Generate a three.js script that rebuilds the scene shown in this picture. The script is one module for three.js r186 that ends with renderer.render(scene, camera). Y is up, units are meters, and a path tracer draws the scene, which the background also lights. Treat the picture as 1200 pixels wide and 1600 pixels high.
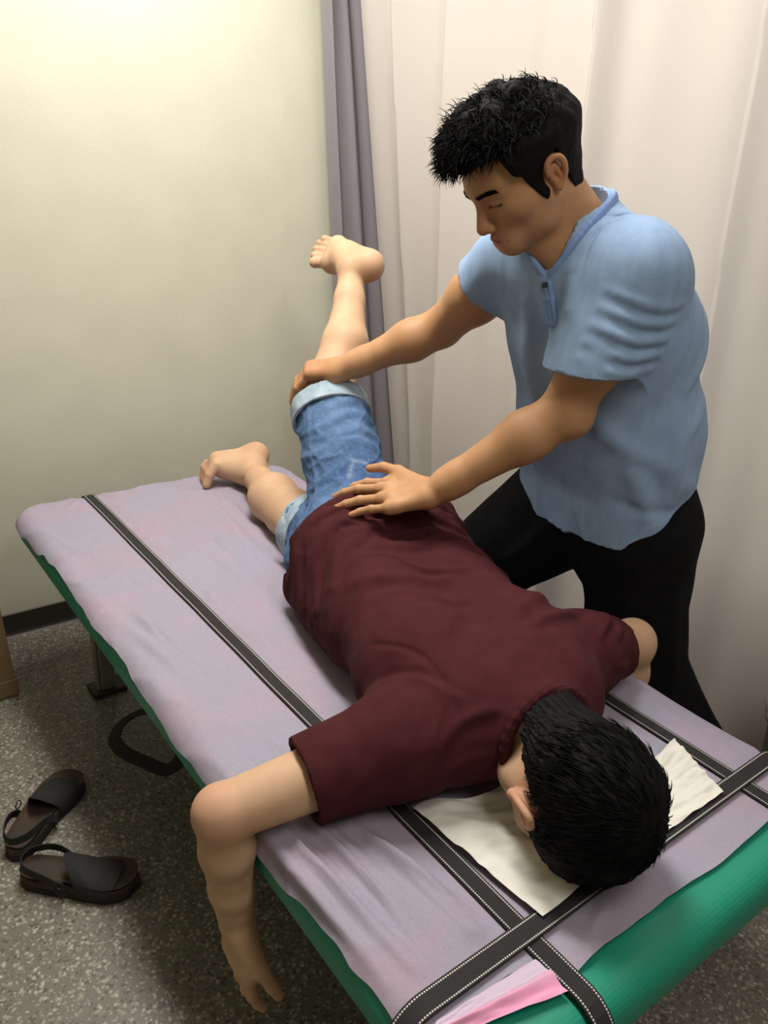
import * as THREE from 'three';
import { mergeGeometries } from 'three/addons/utils/BufferGeometryUtils.js';
import { ImprovedNoise } from 'three/addons/math/ImprovedNoise.js';
import { RoundedBoxGeometry } from 'three/addons/geometries/RoundedBoxGeometry.js';
import { RectAreaLightUniformsLib } from 'three/addons/lights/RectAreaLightUniformsLib.js';

// ---------------------------------------------------------------- camera, light, exposure
const scene = new THREE.Scene();
scene.background = new THREE.Color(0x000000);
const camera = new THREE.PerspectiveCamera(65.07, 3 / 4, 0.05, 30);
camera.position.set(0, 1.345, 0);
camera.up.set(0.19336, 0.92091, -0.33843);
camera.lookAt(0.56128, 1.345 - 0.38675, -0.73171);
const renderer = new THREE.WebGLRenderer({ antialias: true });
renderer.toneMapping = THREE.LinearToneMapping;
renderer.toneMappingExposure = 1.12;
renderer.shadowMap.enabled = true;
RectAreaLightUniformsLib.init();
const CEIL = 2.5;
const LAMPS = [
  { x: 0.78, z: -1.5, w: 0.3, d: 1.2, power: 37, label: 'long ceiling light panel above the bed' },
  { x: 0.60, z: 0.45, w: 0.3, d: 1.2, power: 13, label: 'long ceiling light panel near the room entrance' },
];
const LAMP_COLOR = new THREE.Color(1.0, 0.985, 0.935);

// ---------------------------------------------------------------- helpers
const hyp = (a, b, c = 0) => Math.sqrt(a * a + b * b + c * c);
const V = (x, y, z) => new THREE.Vector3(x, y, z);
const A3 = (a) => new THREE.Vector3(a[0], a[1], a[2]);
let seed = 12345;
const rnd = () => { seed = (seed * 1664525 + 1013904223) >>> 0; return seed / 4294967296; };
const rr = (a, b) => a + (b - a) * rnd();
const perlin = new ImprovedNoise();
const N = (x, y, z) => perlin.noise(x + 31.7, y + 17.3, z + 51.9);
const clamp = (x, a, b) => Math.min(b, Math.max(a, x));
const sstep = (a, b, x) => { const t = clamp((x - a) / (b - a), 0, 1); return t * t * (3 - 2 * t); };
const lin = (hex) => { const c = new THREE.Color(hex); return [c.r, c.g, c.b]; };
const mix3 = (a, b, t) => [a[0] + (b[0] - a[0]) * t, a[1] + (b[1] - a[1]) * t, a[2] + (b[2] - a[2]) * t];
function mesh(name, geo, mat, parent = scene) {
  const m = new THREE.Mesh(geo, mat); m.name = name; m.castShadow = m.receiveShadow = true; parent.add(m); return m;
}
function group(name, label, category, pos = [0, 0, 0]) {
  const g = new THREE.Group(); g.name = name; g.position.set(...pos); g.userData = { label, category }; scene.add(g); return g;
}
function tag(o, label, category, grp) { o.userData.label = label; o.userData.category = category; if (grp) o.userData.group = grp; return o; }
function struct(name, geo, mat, parent = scene) { const m = mesh(name, geo, mat, parent); m.userData.kind = 'structure'; return m; }
function box(x0, x1, y0, y1, z0, z1) {
  const g = new THREE.BoxGeometry(x1 - x0, y1 - y0, z1 - z0); g.translate((x0 + x1) / 2, (y0 + y1) / 2, (z0 + z1) / 2); return g;
}
function rbox(x0, x1, y0, y1, z0, z1, r) {
  const g = new RoundedBoxGeometry(x1 - x0, y1 - y0, z1 - z0, 3, r); g.translate((x0 + x1) / 2, (y0 + y1) / 2, (z0 + z1) / 2); return g;
}
function tube(pts, r, seg = 40, rad = 8) { return new THREE.TubeGeometry(new THREE.CatmullRomCurve3(pts.map(A3)), seg, r, rad, false); }
function dataTex(w, h, fn, srgb = true, rep = [1, 1]) {
  const d = new Uint8Array(w * h * 4);
  for (let y = 0; y < h; y++) for (let x = 0; x < w; x++) {
    const c = fn(x / w, y / h, x, y); const i = (y * w + x) * 4;
    d[i] = clamp(c[0], 0, 255); d[i + 1] = clamp(c[1], 0, 255); d[i + 2] = clamp(c[2], 0, 255); d[i + 3] = 255;
  }
  const t = new THREE.DataTexture(d, w, h); t.magFilter = THREE.LinearFilter; t.minFilter = THREE.LinearMipmapLinearFilter; t.generateMipmaps = true;
  t.wrapS = t.wrapT = THREE.RepeatWrapping; t.repeat.set(...rep); if (srgb) t.colorSpace = THREE.SRGBColorSpace; t.needsUpdate = true; return t;
}
// geometry from a grid function p(i,j) -> [x,y,z]; uv in metres given by q(i,j)
function gridGeo(nu, nv, p, q) {
  const pos = [], uv = [], idx = [];
  for (let j = 0; j <= nv; j++) for (let i = 0; i <= nu; i++) { pos.push(...p(i / nu, j / nv)); uv.push(...(q ? q(i / nu, j / nv) : [i / nu, j / nv])); }
  for (let j = 0; j < nv; j++) for (let i = 0; i < nu; i++) {
    const a = j * (nu + 1) + i, b = a + 1, c = a + nu + 1, d = c + 1; idx.push(a, c, b, b, c, d);
  }
  const g = new THREE.BufferGeometry(); g.setAttribute('position', new THREE.Float32BufferAttribute(pos, 3));
  g.setAttribute('uv', new THREE.Float32BufferAttribute(uv, 2)); g.setIndex(idx); g.computeVertexNormals(); return g;
}

// ---------------------------------------------------------------- distance fields
const smin = (a, b, k) => { const h = Math.max(k - Math.abs(a - b), 0) / k; return Math.min(a, b) - h * h * k * 0.25; };
function cone(a, b, r1, r2) { // tapered capsule
  const ax = a[0], ay = a[1], az = a[2], bx = b[0] - ax, by = b[1] - ay, bz = b[2] - az;
  const l2 = bx * bx + by * by + bz * bz, rrd = r1 - r2, a2 = l2 - rrd * rrd, il2 = 1 / l2;
  const f = (x, y, z) => {
    const px = x - ax, py = y - ay, pz = z - az, yy = px * bx + py * by + pz * bz, zz = yy - l2;
    const qx = px * l2 - bx * yy, qy = py * l2 - by * yy, qz = pz * l2 - bz * yy;
    const x2 = qx * qx + qy * qy + qz * qz, y2 = yy * yy * l2, z2 = zz * zz * l2, k = Math.sign(rrd) * rrd * rrd * x2;
    if (Math.sign(zz) * a2 * z2 > k) return Math.sqrt(x2 + z2) * il2 - r2;
    if (Math.sign(yy) * a2 * y2 < k) return Math.sqrt(x2 + y2) * il2 - r1;
    return (Math.sqrt(x2 * a2 * il2) + yy * rrd) * il2 - r1;
  };
  f.c = [ax + bx / 2, ay + by / 2, az + bz / 2]; f.R = Math.sqrt(l2) / 2 + Math.max(r1, r2); return f;
}
function ball(c, r) { const f = (x, y, z) => hyp(x - c[0], y - c[1], z - c[2]) - r; f.c = c; f.R = r; return f; }
function ell(c, r) {
  const [a, b, d] = r;
  const f = (x, y, z) => {
    const px = x - c[0], py = y - c[1], pz = z - c[2];
    const k0 = hyp(px / a, py / b, pz / d); if (k0 < 1e-6) return -Math.min(a, b, d);
    const k1 = hyp(px / (a * a), py / (b * b), pz / (d * d)); return k0 * (k0 - 1) / k1;
  };
  f.c = c; f.R = Math.max(a, b, d); return f;
}
// prim seen through a frame: origin o, orthonormal axes X,Y,Z (world), scale s
function framed(fn, o, X, Y, Z, s = 1) {
  const f = (x, y, z) => {
    const px = x - o[0], py = y - o[1], pz = z - o[2];
    return fn((px * X[0] + py * X[1] + pz * X[2]) / s, (px * Y[0] + py * Y[1] + pz * Y[2]) / s, (px * Z[0] + py * Z[1] + pz * Z[2]) / s) * s;
  };
  const c = fn.c; f.c = [0, 1, 2].map((i) => o[i] + s * (X[i] * c[0] + Y[i] * c[1] + Z[i] * c[2])); f.R = fn.R * s; return f;
}
const plane = (p, n) => { const l = hyp(...n), a = n.map((v) => v / l), d = a[0] * p[0] + a[1] * p[1] + a[2] * p[2]; return (x, y, z) => a[0] * x + a[1] * y + a[2] * z - d; };
function clipped(fn, ...planes) { const f = (x, y, z) => { let d = fn(x, y, z); for (const p of planes) d = Math.max(d, p(x, y, z)); return d; }; f.c = fn.c; f.R = fn.R; return f; }
class Field {
  constructor() { this.p = []; this.disp = []; }
  add(fn, k = 0.02) { this.p.push([fn, k, 1]); return this; }
  sub(fn, k = 0.004) { this.p.push([fn, k, -1]); return this; }
  fold(raw, amp, w) { // soft ridge (or groove when negative) along a curve laid on the surface
    const keep = this.disp; this.disp = [];
    const pts = new THREE.CatmullRomCurve3(raw.map(A3)).getPoints(9).map((v) => surf(this, [v.x, v.y, v.z])); this.disp = keep;
    let c = [0, 0, 0]; pts.forEach((q) => q.forEach((v, i) => { c[i] += v / pts.length; }));
    const R = Math.max(...pts.map((q) => hyp(q[0] - c[0], q[1] - c[1], q[2] - c[2])));
    const segs = []; for (let i = 0; i + 1 < pts.length; i++) segs.push([pts[i], pts[i + 1].map((v, k) => v - pts[i][k])]);
    const n = segs.length;
    const f = (x, y, z) => {
      let best = 1e9, tt = 0;
      segs.forEach(([a, b], i) => {
        const px = x - a[0], py = y - a[1], pz = z - a[2];
        const t = clamp((px * b[0] + py * b[1] + pz * b[2]) / (b[0] * b[0] + b[1] * b[1] + b[2] * b[2]), 0, 1);
        const d = hyp(px - b[0] * t, py - b[1] * t, pz - b[2] * t); if (d < best) { best = d; tt = (i + t) / n; }
      });
      const e = Math.sin(Math.PI * clamp(tt, 0.04, 0.96)); return amp * Math.sqrt(e) * Math.exp(-best * best / (w * w));
    };
    this.disp.push([f, c, R + 3 * w]); return this;
  }
  noise(fn) { this.disp.push([fn, null, 0]); return this; }
  d(x, y, z) {
    let d = 1e3;
    for (const [fn, k, m] of this.p) {
      const c = fn.c, lb = hyp(x - c[0], y - c[1], z - c[2]) - fn.R;
      if (m > 0) { if (lb > 0 && lb > d + k) continue; d = smin(d, fn(x, y, z), k); }
      else { if (lb > 0 && lb > k + Math.abs(d)) continue; d = -smin(-d, fn(x, y, z), k); }
    }
    if (d < 0.05 && d > -0.05) for (const [fn, c, R] of this.disp) {
      if (c && hyp(x - c[0], y - c[1], z - c[2]) > R) continue; d -= fn(x, y, z);
    }
    return d;
  }
}
function surf(F, p, off = 0) { // slide a point onto the field's surface
  let q = p.slice(); const e = 0.002;
  for (let i = 0; i < 8; i++) {
    const d = F.d(q[0], q[1], q[2]) - off, gx = F.d(q[0] + e, q[1], q[2]) - F.d(q[0] - e, q[1], q[2]), gy = F.d(q[0], q[1] + e, q[2]) - F.d(q[0], q[1] - e, q[2]), gz = F.d(q[0], q[1], q[2] + e) - F.d(q[0], q[1], q[2] - e), l = hyp(gx, gy, gz) || 1;
    q = [q[0] - d * gx / l, q[1] - d * gy / l, q[2] - d * gz / l];
  }
  return q;
}
// sparse surface nets over the box lo..hi
function meshField(F, lo, hi, cell, keep, slack = 1.35) {
  const nx = Math.ceil((hi[0] - lo[0]) / cell) + 1, ny = Math.ceil((hi[1] - lo[1]) / cell) + 1, nz = Math.ceil((hi[2] - lo[2]) / cell) + 1;
  const val = new Float32Array(nx * ny * nz).fill(9), B = 8;
  const ix = (i, j, k) => (k * ny + j) * nx + i, act = [];
  const rad = cell * B * 0.87 * slack + 0.008;
  for (let k = 0; k < nz; k += B) for (let j = 0; j < ny; j += B) for (let i = 0; i < nx; i += B) {
    const d = F.d(lo[0] + (i + B / 2) * cell, lo[1] + (j + B / 2) * cell, lo[2] + (k + B / 2) * cell);
    if (Math.abs(d) < rad) act.push([i, j, k]);
  }
  for (const [i0, j0, k0] of act) for (let k = k0; k <= Math.min(k0 + B, nz - 1); k++) for (let j = j0; j <= Math.min(j0 + B, ny - 1); j++) for (let i = i0; i <= Math.min(i0 + B, nx - 1); i++) {
    const q = ix(i, j, k); if (val[q] === 9) val[q] = F.d(lo[0] + i * cell, lo[1] + j * cell, lo[2] + k * cell);
  }
  const vid = new Map(), pos = [];
  const E = [[0, 1], [2, 3], [4, 5], [6, 7], [0, 2], [1, 3], [4, 6], [5, 7], [0, 4], [1, 5], [2, 6], [3, 7]];
  const c8 = new Array(8);
  for (const [i0, j0, k0] of act) for (let k = k0; k < Math.min(k0 + B, nz - 1); k++) for (let j = j0; j < Math.min(j0 + B, ny - 1); j++) for (let i = i0; i < Math.min(i0 + B, nx - 1); i++) {
    let m = 0; for (let n = 0; n < 8; n++) { const v = val[ix(i + (n & 1), j + ((n >> 1) & 1), k + (n >> 2))]; c8[n] = v; if (v < 0) m |= 1 << n; }
    if (m === 0 || m === 255) continue;
    let x = 0, y = 0, z = 0, n = 0;
    for (const [a, b] of E) if ((c8[a] < 0) !== (c8[b] < 0)) {
      const t = c8[a] / (c8[a] - c8[b]);
      x += (a & 1) + t * ((b & 1) - (a & 1)); y += ((a >> 1) & 1) + t * (((b >> 1) & 1) - ((a >> 1) & 1)); z += (a >> 2) + t * ((b >> 2) - (a >> 2)); n++;
    }
    vid.set(ix(i, j, k), pos.length / 3); pos.push(lo[0] + (i + x / n) * cell, lo[1] + (j + y / n) * cell, lo[2] + (k + z / n) * cell);
  }
  const idx = [];
  const quad = (a, b, c, d, flip) => {
    if (a === undefined || b === undefined || c === undefined || d === undefined) return;
    if (keep) { const x = (pos[a * 3] + pos[c * 3]) / 2, y = (pos[a * 3 + 1] + pos[c * 3 + 1]) / 2, z = (pos[a * 3 + 2] + pos[c * 3 + 2]) / 2; if (!keep(x, y, z)) return; }
    if (flip) idx.push(a, c, b, a, d, c); else idx.push(a, b, c, a, c, d);
  };
  for (const [i0, j0, k0] of act) for (let k = k0; k < Math.min(k0 + B, nz - 1); k++) for (let j = j0; j < Math.min(j0 + B, ny - 1); j++) for (let i = i0; i < Math.min(i0 + B, nx - 1); i++) {
    const v0 = val[ix(i, j, k)];
    if (j > 0 && k > 0) { const v1 = val[ix(i + 1, j, k)]; if ((v0 < 0) !== (v1 < 0) && v1 !== 9) quad(vid.get(ix(i, j - 1, k - 1)), vid.get(ix(i, j, k - 1)), vid.get(ix(i, j, k)), vid.get(ix(i, j - 1, k)), v0 > 0); }
    if (i > 0 && k > 0) { const v1 = val[ix(i, j + 1, k)]; if ((v0 < 0) !== (v1 < 0) && v1 !== 9) quad(vid.get(ix(i - 1, j, k - 1)), vid.get(ix(i - 1, j, k)), vid.get(ix(i, j, k)), vid.get(ix(i, j, k - 1)), v0 > 0); }
    if (i > 0 && j > 0) { const v1 = val[ix(i, j, k + 1)]; if ((v0 < 0) !== (v1 < 0) && v1 !== 9) quad(vid.get(ix(i - 1, j - 1, k)), vid.get(ix(i, j - 1, k)), vid.get(ix(i, j, k)), vid.get(ix(i - 1, j, k)), v0 > 0); }
  }
  // drop vertices no face uses
  const map = new Int32Array(pos.length / 3).fill(-1), p2 = []; let n = 0;
  for (let q = 0; q < idx.length; q++) { const a = idx[q]; if (map[a] < 0) { map[a] = n++; p2.push(pos[a * 3], pos[a * 3 + 1], pos[a * 3 + 2]); } idx[q] = map[a]; }
  const nor = new Float32Array(p2.length), uv = new Float32Array(n * 2), e = cell * 0.45;
  for (let q = 0; q < n; q++) {
    const x = p2[q * 3], y = p2[q * 3 + 1], z = p2[q * 3 + 2];
    let gx = F.d(x + e, y, z) - F.d(x - e, y, z), gy = F.d(x, y + e, z) - F.d(x, y - e, z), gz = F.d(x, y, z + e) - F.d(x, y, z - e);
    const l = hyp(gx, gy, gz) || 1; nor[q * 3] = gx / l; nor[q * 3 + 1] = gy / l; nor[q * 3 + 2] = gz / l;
    uv[q * 2] = x + z * 0.43; uv[q * 2 + 1] = y + z * 0.61;
  }
  const g = new THREE.BufferGeometry();
  g.setAttribute('position', new THREE.Float32BufferAttribute(p2, 3)); g.setAttribute('normal', new THREE.BufferAttribute(nor, 3)); g.setAttribute('uv', new THREE.BufferAttribute(uv, 2));
  g.setIndex(idx); return g;
}
function paint(g, fn) {
  const p = g.attributes.position, n = g.attributes.normal, c = new Float32Array(p.count * 3);
  for (let i = 0; i < p.count; i++) { const q = fn(p.getX(i), p.getY(i), p.getZ(i), n.getX(i), n.getY(i), n.getZ(i)); c[i * 3] = q[0]; c[i * 3 + 1] = q[1]; c[i * 3 + 2] = q[2]; }
  g.setAttribute('color', new THREE.BufferAttribute(c, 3)); return g;
}
const fbm = (x, y, z) => N(x, y, z) * 0.6 + N(x * 2.1, y * 2.1, z * 2.1) * 0.3 + N(x * 4.3, y * 4.3, z * 4.3) * 0.15;

// ---------------------------------------------------------------- materials
const std = (o) => new THREE.MeshPhysicalMaterial({ roughness: 0.7, ...o });
const grainTex = dataTex(512, 512, (u, v, x, y) => { const g = 246 + (rnd() - 0.5) * 8 + 5 * N(u * 8, v * 8, 1); return [g, g, g]; });
const wallMat = std({ color: 0xcdc9b5, roughness: 0.75, map: grainTex });
// terrazzo vinyl: chips of several greys and browns, about 3-6 mm
const floorTex = (() => {
  const S = 1024, buf = new Float32Array(S * S * 3);
  for (let i = 0; i < S * S; i++) { const g = 100 + (rnd() - 0.5) * 24; buf[i * 3] = g * 1.04; buf[i * 3 + 1] = g; buf[i * 3 + 2] = g * 0.9; }
  const pal = [[176, 168, 151], [146, 137, 121], [74, 66, 58], [198, 190, 173], [116, 107, 97], [58, 53, 48], [160, 152, 134]];
  for (let n = 0; n < 20000; n++) {
    const cx = rnd() * S, cy = rnd() * S, a = rr(1.3, 4.8), b = a * rr(0.5, 1), th = rnd() * 3.14, c = pal[Math.floor(rnd() * pal.length)], ct = Math.cos(th), st = Math.sin(th), R = Math.ceil(a);
    for (let dy = -R; dy <= R; dy++) for (let dx = -R; dx <= R; dx++) {
      const u = (dx * ct + dy * st) / a, v = (-dx * st + dy * ct) / b; if (u * u + v * v > 1) continue;
      const i = (((cy + dy + S) | 0) % S * S + ((cx + dx + S) | 0) % S) * 3; for (let k = 0; k < 3; k++) buf[i + k] = buf[i + k] * 0.42 + c[k] * 0.58;
    }
  }
  return dataTex(S, S, (u, v, x, y) => { const i = (y * S + x) * 3; return [buf[i], buf[i + 1], buf[i + 2]]; }, true, [1.1, 1.1]);
})();
const floorMat = std({ map: floorTex, roughness: 0.42 });
const weaveTex = dataTex(64, 64, (u, v, x, y) => { const g = 128 + (rnd() - 0.5) * 160; return [g, g, g]; }, false, [9, 9]);

// ---------------------------------------------------------------- room shell
const RX0 = -1.5, RX1 = 2.6, RZ0 = -2.33, RZ1 = 2.2;
{
  const fl = new THREE.BoxGeometry(RX1 - RX0 + 0.2, 0.1, RZ1 - RZ0 + 0.2); fl.translate((RX0 + RX1) / 2, -0.05, (RZ0 + RZ1) / 2);
  const p = fl.attributes.position, uv = fl.attributes.uv; for (let i = 0; i < p.count; i++) uv.setXY(i, p.getX(i), p.getZ(i));
  struct('floor', fl, floorMat);
  struct('ceiling', box(RX0 - 0.1, RX1 + 0.1, CEIL, CEIL + 0.1, RZ0 - 0.1, RZ1 + 0.1), std({ color: 0xe9e6dc, roughness: 0.9 }));
  const W = (n, ...b) => { const g = box(...b), P = g.attributes.position, U = g.attributes.uv; for (let i = 0; i < P.count; i++) U.setXY(i, P.getX(i) + P.getZ(i), P.getY(i)); return struct(n, g, wallMat); };
  W('wall_back', RX0 - 0.1, RX1 + 0.1, 0, CEIL, RZ0 - 0.1, RZ0);
  W('wall_front', RX0 - 0.1, RX1 + 0.1, 0, CEIL, RZ1, RZ1 + 0.1);
  W('wall_left', RX0 - 0.1, RX0, 0, CEIL, RZ0, RZ1);
  W('wall_right', RX1, RX1 + 0.1, 0, CEIL, RZ0, RZ1);
  // rubber cove baseboard along the back wall
  const s = new THREE.Shape(); s.moveTo(0, 0); s.lineTo(0.012, 0); s.quadraticCurveTo(0.005, 0.004, 0.004, 0.014); s.lineTo(0.004, 0.072); s.lineTo(0, 0.074); s.lineTo(0, 0);
  const bg = new THREE.ExtrudeGeometry(s, { depth: RX1 - RX0, bevelEnabled: false }); bg.rotateY(Math.PI / 2); bg.rotateY(Math.PI); // extrude along x
  bg.computeBoundingBox(); bg.rotateY(0);
  const bb = bg.boundingBox; bg.translate(RX0 - bb.min.x, 0, 0);
  const P = bg.attributes.position; bg.computeBoundingBox(); if (bg.boundingBox.min.z < -0.001) { bg.scale(1, 1, -1); for (let i = 0; i < bg.index?.count; i += 3) { /* winding is two-sided here */ } }
  bg.translate(0, 0, RZ0); bg.computeVertexNormals();
  struct('baseboard_back', bg, std({ color: 0x2c2722, roughness: 0.5 }));
}
for (const L of LAMPS) {
  const g = group('ceiling_light', L.label, 'ceiling light', [L.x, CEIL, L.z]);
  mesh('frame', rbox(-L.w / 2 - 0.03, L.w / 2 + 0.03, -0.04, -0.001, -L.d / 2 - 0.03, L.d / 2 + 0.03, 0.006), std({ color: 0xf0f0ee, roughness: 0.5 }), g);
  mesh('diffuser', box(-L.w / 2, L.w / 2, -0.046, -0.038, -L.d / 2, L.d / 2), std({ color: 0xffffff, emissive: LAMP_COLOR, emissiveIntensity: 1.5 }), g);
  const r = new THREE.RectAreaLight(LAMP_COLOR, L.power, L.w, L.d); r.position.set(0, -0.05, 0); r.rotation.x = -Math.PI / 2; g.add(r); r.name = 'light';
}
scene.children.filter((o) => o.name === 'ceiling_light').forEach((o, i) => { if (i) o.name = `ceiling_light_${String(i).padStart(3, '0')}`; });

// ---------------------------------------------------------------- curtains
function curtain(name, pathFn, len, h0, h1, n, m, mat) {
  return mesh(name, gridGeo(n, m, (u, v) => { const y = h0 + (h1 - h0) * v; const [x, z] = pathFn(u, y); return [x, y, z]; }, (u, v) => [u * len, v * (h1 - h0)]), mat);
}
const clothTex = dataTex(256, 256, () => { const g = 240 + (rnd() - 0.5) * 10; return [g, g, g]; }, true, [6, 6]);
const cream = new THREE.MeshPhysicalMaterial({ color: 0xd6ccc4, roughness: 0.95, map: clothTex, side: THREE.DoubleSide, transmission: 0.12 });
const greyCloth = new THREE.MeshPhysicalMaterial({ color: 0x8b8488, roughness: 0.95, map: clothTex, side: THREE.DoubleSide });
{
  const PLS = [0.80, 0.10, 0.27, 1.21];
  const wave = (s, y) => {
    const lo = 1 - clamp(y / 2.4, 0, 1);
    const soft = 0.013 * Math.sin(s * 15 + 1.3 * N(s * 1.4, y * 0.4, 0)) + 0.007 * Math.sin(s * 37 + 2.5 * N(s * 2.3, y * 0.5, 4)) + 0.016 * N(s * 3.2, y * 0.8, 9) + 0.008 * N(s * 8, y * 1.4, 2) * (0.5 + lo);
    const pleat = (s0, w, a) => { const t = (s - s0 - 0.03 * lo) / w; return a * Math.exp(-t * t) * (t > 0 ? 1 : 0.45); };
    return 0.8 * soft - pleat(PLS[0], 0.045, 0.045) - pleat(PLS[1], 0.03, 0.018) - pleat(PLS[2], 0.03, 0.016) - pleat(PLS[3], 0.05, 0.02);
  };
  const xr = (y) => 1.653 - 0.15 * (y - 1.092);
  const c = curtain('curtain', (u, y) => {
    const s = u * 2.55, lo = 1 - y / 2.44;
    return [1.67 + 0.05 * lo + (xr(y) - 1.67 - 0.05 * lo) * Math.exp(-Math.pow(s / 0.2, 2)) + wave(s, y) * sstep(0, 0.1, s), -2.255 + s];
  }, 2.55, 0.04, 2.44, 460, 70, cream);
  tag(c, 'long cream-white curtain hanging in soft folds behind the standing man', 'curtain');
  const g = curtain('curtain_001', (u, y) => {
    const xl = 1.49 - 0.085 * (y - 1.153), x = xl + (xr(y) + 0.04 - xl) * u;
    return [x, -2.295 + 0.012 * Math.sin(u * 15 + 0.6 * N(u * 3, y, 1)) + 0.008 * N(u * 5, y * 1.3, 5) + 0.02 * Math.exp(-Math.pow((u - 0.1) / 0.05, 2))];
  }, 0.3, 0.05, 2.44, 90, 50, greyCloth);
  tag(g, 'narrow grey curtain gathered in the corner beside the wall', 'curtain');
  const rail = group('curtain_rail', 'white curtain rail under the ceiling above the cream curtain', 'rail');
  mesh('track', rbox(1.63, 1.69, 2.44, 2.475, -2.32, 0.4, 0.005), std({ color: 0xe8e8e4, roughness: 0.4 }), rail);
  for (const z of [-2.0, -1.0, 0.1]) mesh('bracket', box(1.645, 1.675, 2.474, 2.5, z, z + 0.03), std({ color: 0xe8e8e4, roughness: 0.4 }), rail);
}

// ---------------------------------------------------------------- treatment bed
const BX0 = 0.395, BX1 = 1.186, BZ0 = -2.12, BZ1 = -0.315, TOP = 0.492, THICK = 0.085, ER = 0.036, PR = 0.075;
// maps a point of the flat plane beyond the flat top round the padded edge and down the side
function drape(x, z, off = 0) {
  const ix0 = BX0 + ER, ix1 = BX1 - ER, iz0 = BZ0 + ER, iz1 = BZ1 - ER, cr = PR - ER;
  const cx = clamp(x, ix0 + cr, ix1 - cr), cz = clamp(z, iz0 + cr, iz1 - cr);
  let dx = x - cx, dz = z - cz; const l = hyp(dx, dz);
  const e = l - cr; if (e <= 0 || l < 1e-9) return [[x, TOP + off, z], [0, 1, 0]];
  dx /= l; dz /= l; const nx = cx + dx * cr, nz = cz + dz * cr, a = e / (ER + off);
  if (a < Math.PI / 2) { const R = ER + off; return [[nx + dx * R * Math.sin(a), TOP - ER + R * Math.cos(a), nz + dz * R * Math.sin(a)], [dx * Math.sin(a), Math.cos(a), dz * Math.sin(a)]]; }
  const R = ER + off, down = e - R * Math.PI / 2; return [[nx + dx * R, TOP - ER - down, nz + dz * R], [dx, 0, dz]];
}
{
  const bed = group('treatment_bed', 'green padded treatment bed on metal legs, covered by a lilac sheet', 'treatment bed');
  const green = std({ color: 0x17846a, roughness: 0.42, bumpMap: weaveTex, bumpScale: 0.0002 });
  const sh = new THREE.Shape(), x0 = BX0 + ER, x1 = BX1 - ER, z0 = BZ0 + ER, z1 = BZ1 - ER, r = PR - ER;
  sh.moveTo(x0 + r, -z1); sh.lineTo(x1 - r, -z1); sh.absarc(x1 - r, -z1 + r, r, -Math.PI / 2, 0); sh.lineTo(x1, -z0 - r); sh.absarc(x1 - r, -z0 - r, r, 0, Math.PI / 2);
  sh.lineTo(x0 + r, -z0); sh.absarc(x0 + r, -z0 - r, r, Math.PI / 2, Math.PI); sh.lineTo(x0, -z1 + r); sh.absarc(x0 + r, -z1 + r, r, Math.PI, Math.PI * 1.5);
  const cg = new THREE.ExtrudeGeometry(sh, { depth: THICK - 2 * ER, bevelEnabled: true, bevelSize: ER, bevelThickness: ER, bevelSegments: 10, curveSegments: 12 });
  cg.rotateX(-Math.PI / 2); cg.translate(0, TOP - THICK + ER, 0); mesh('cushion', cg, green, bed);
  const steel = std({ color: 0x85816f, roughness: 0.4, metalness: 0.35 }), dark = std({ color: 0x2b2620, roughness: 0.6 });
  const y0 = TOP - THICK;
  mesh('rail', rbox(BX0 + 0.05, BX1 - 0.05, y0 - 0.05, y0, BZ0 + 0.09, BZ0 + 0.13, 0.004), steel, bed);
  mesh('rail', rbox(BX0 + 0.05, BX1 - 0.05, y0 - 0.05, y0, BZ1 - 0.13, BZ1 - 0.09, 0.004), steel, bed);
  for (const x of [BX0 + 0.08, BX1 - 0.12]) mesh('rail', rbox(x, x + 0.04, y0 - 0.049, y0 - 0.001, BZ0 + 0.1, BZ1 - 0.1, 0.004), steel, bed);
  for (const x of [BX0 + 0.14, BX1 - 0.14]) for (const z of [BZ0 + 0.21, BZ1 - 0.21]) {
    const leg = mesh('leg', mergeGeometries([rbox(x - 0.019, x + 0.019, 0.006, y0 - 0.03, z - 0.019, z + 0.019, 0.004), rbox(x - 0.028, x - 0.019, 0.01, y0 - 0.03, z - 0.014, z + 0.014, 0.003)]), steel, bed);
    mesh('base_plate', rbox(x - 0.045, x + 0.045, 0, 0.014, z - 0.035, z + 0.035, 0.003), dark, leg);
  }
}
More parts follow.
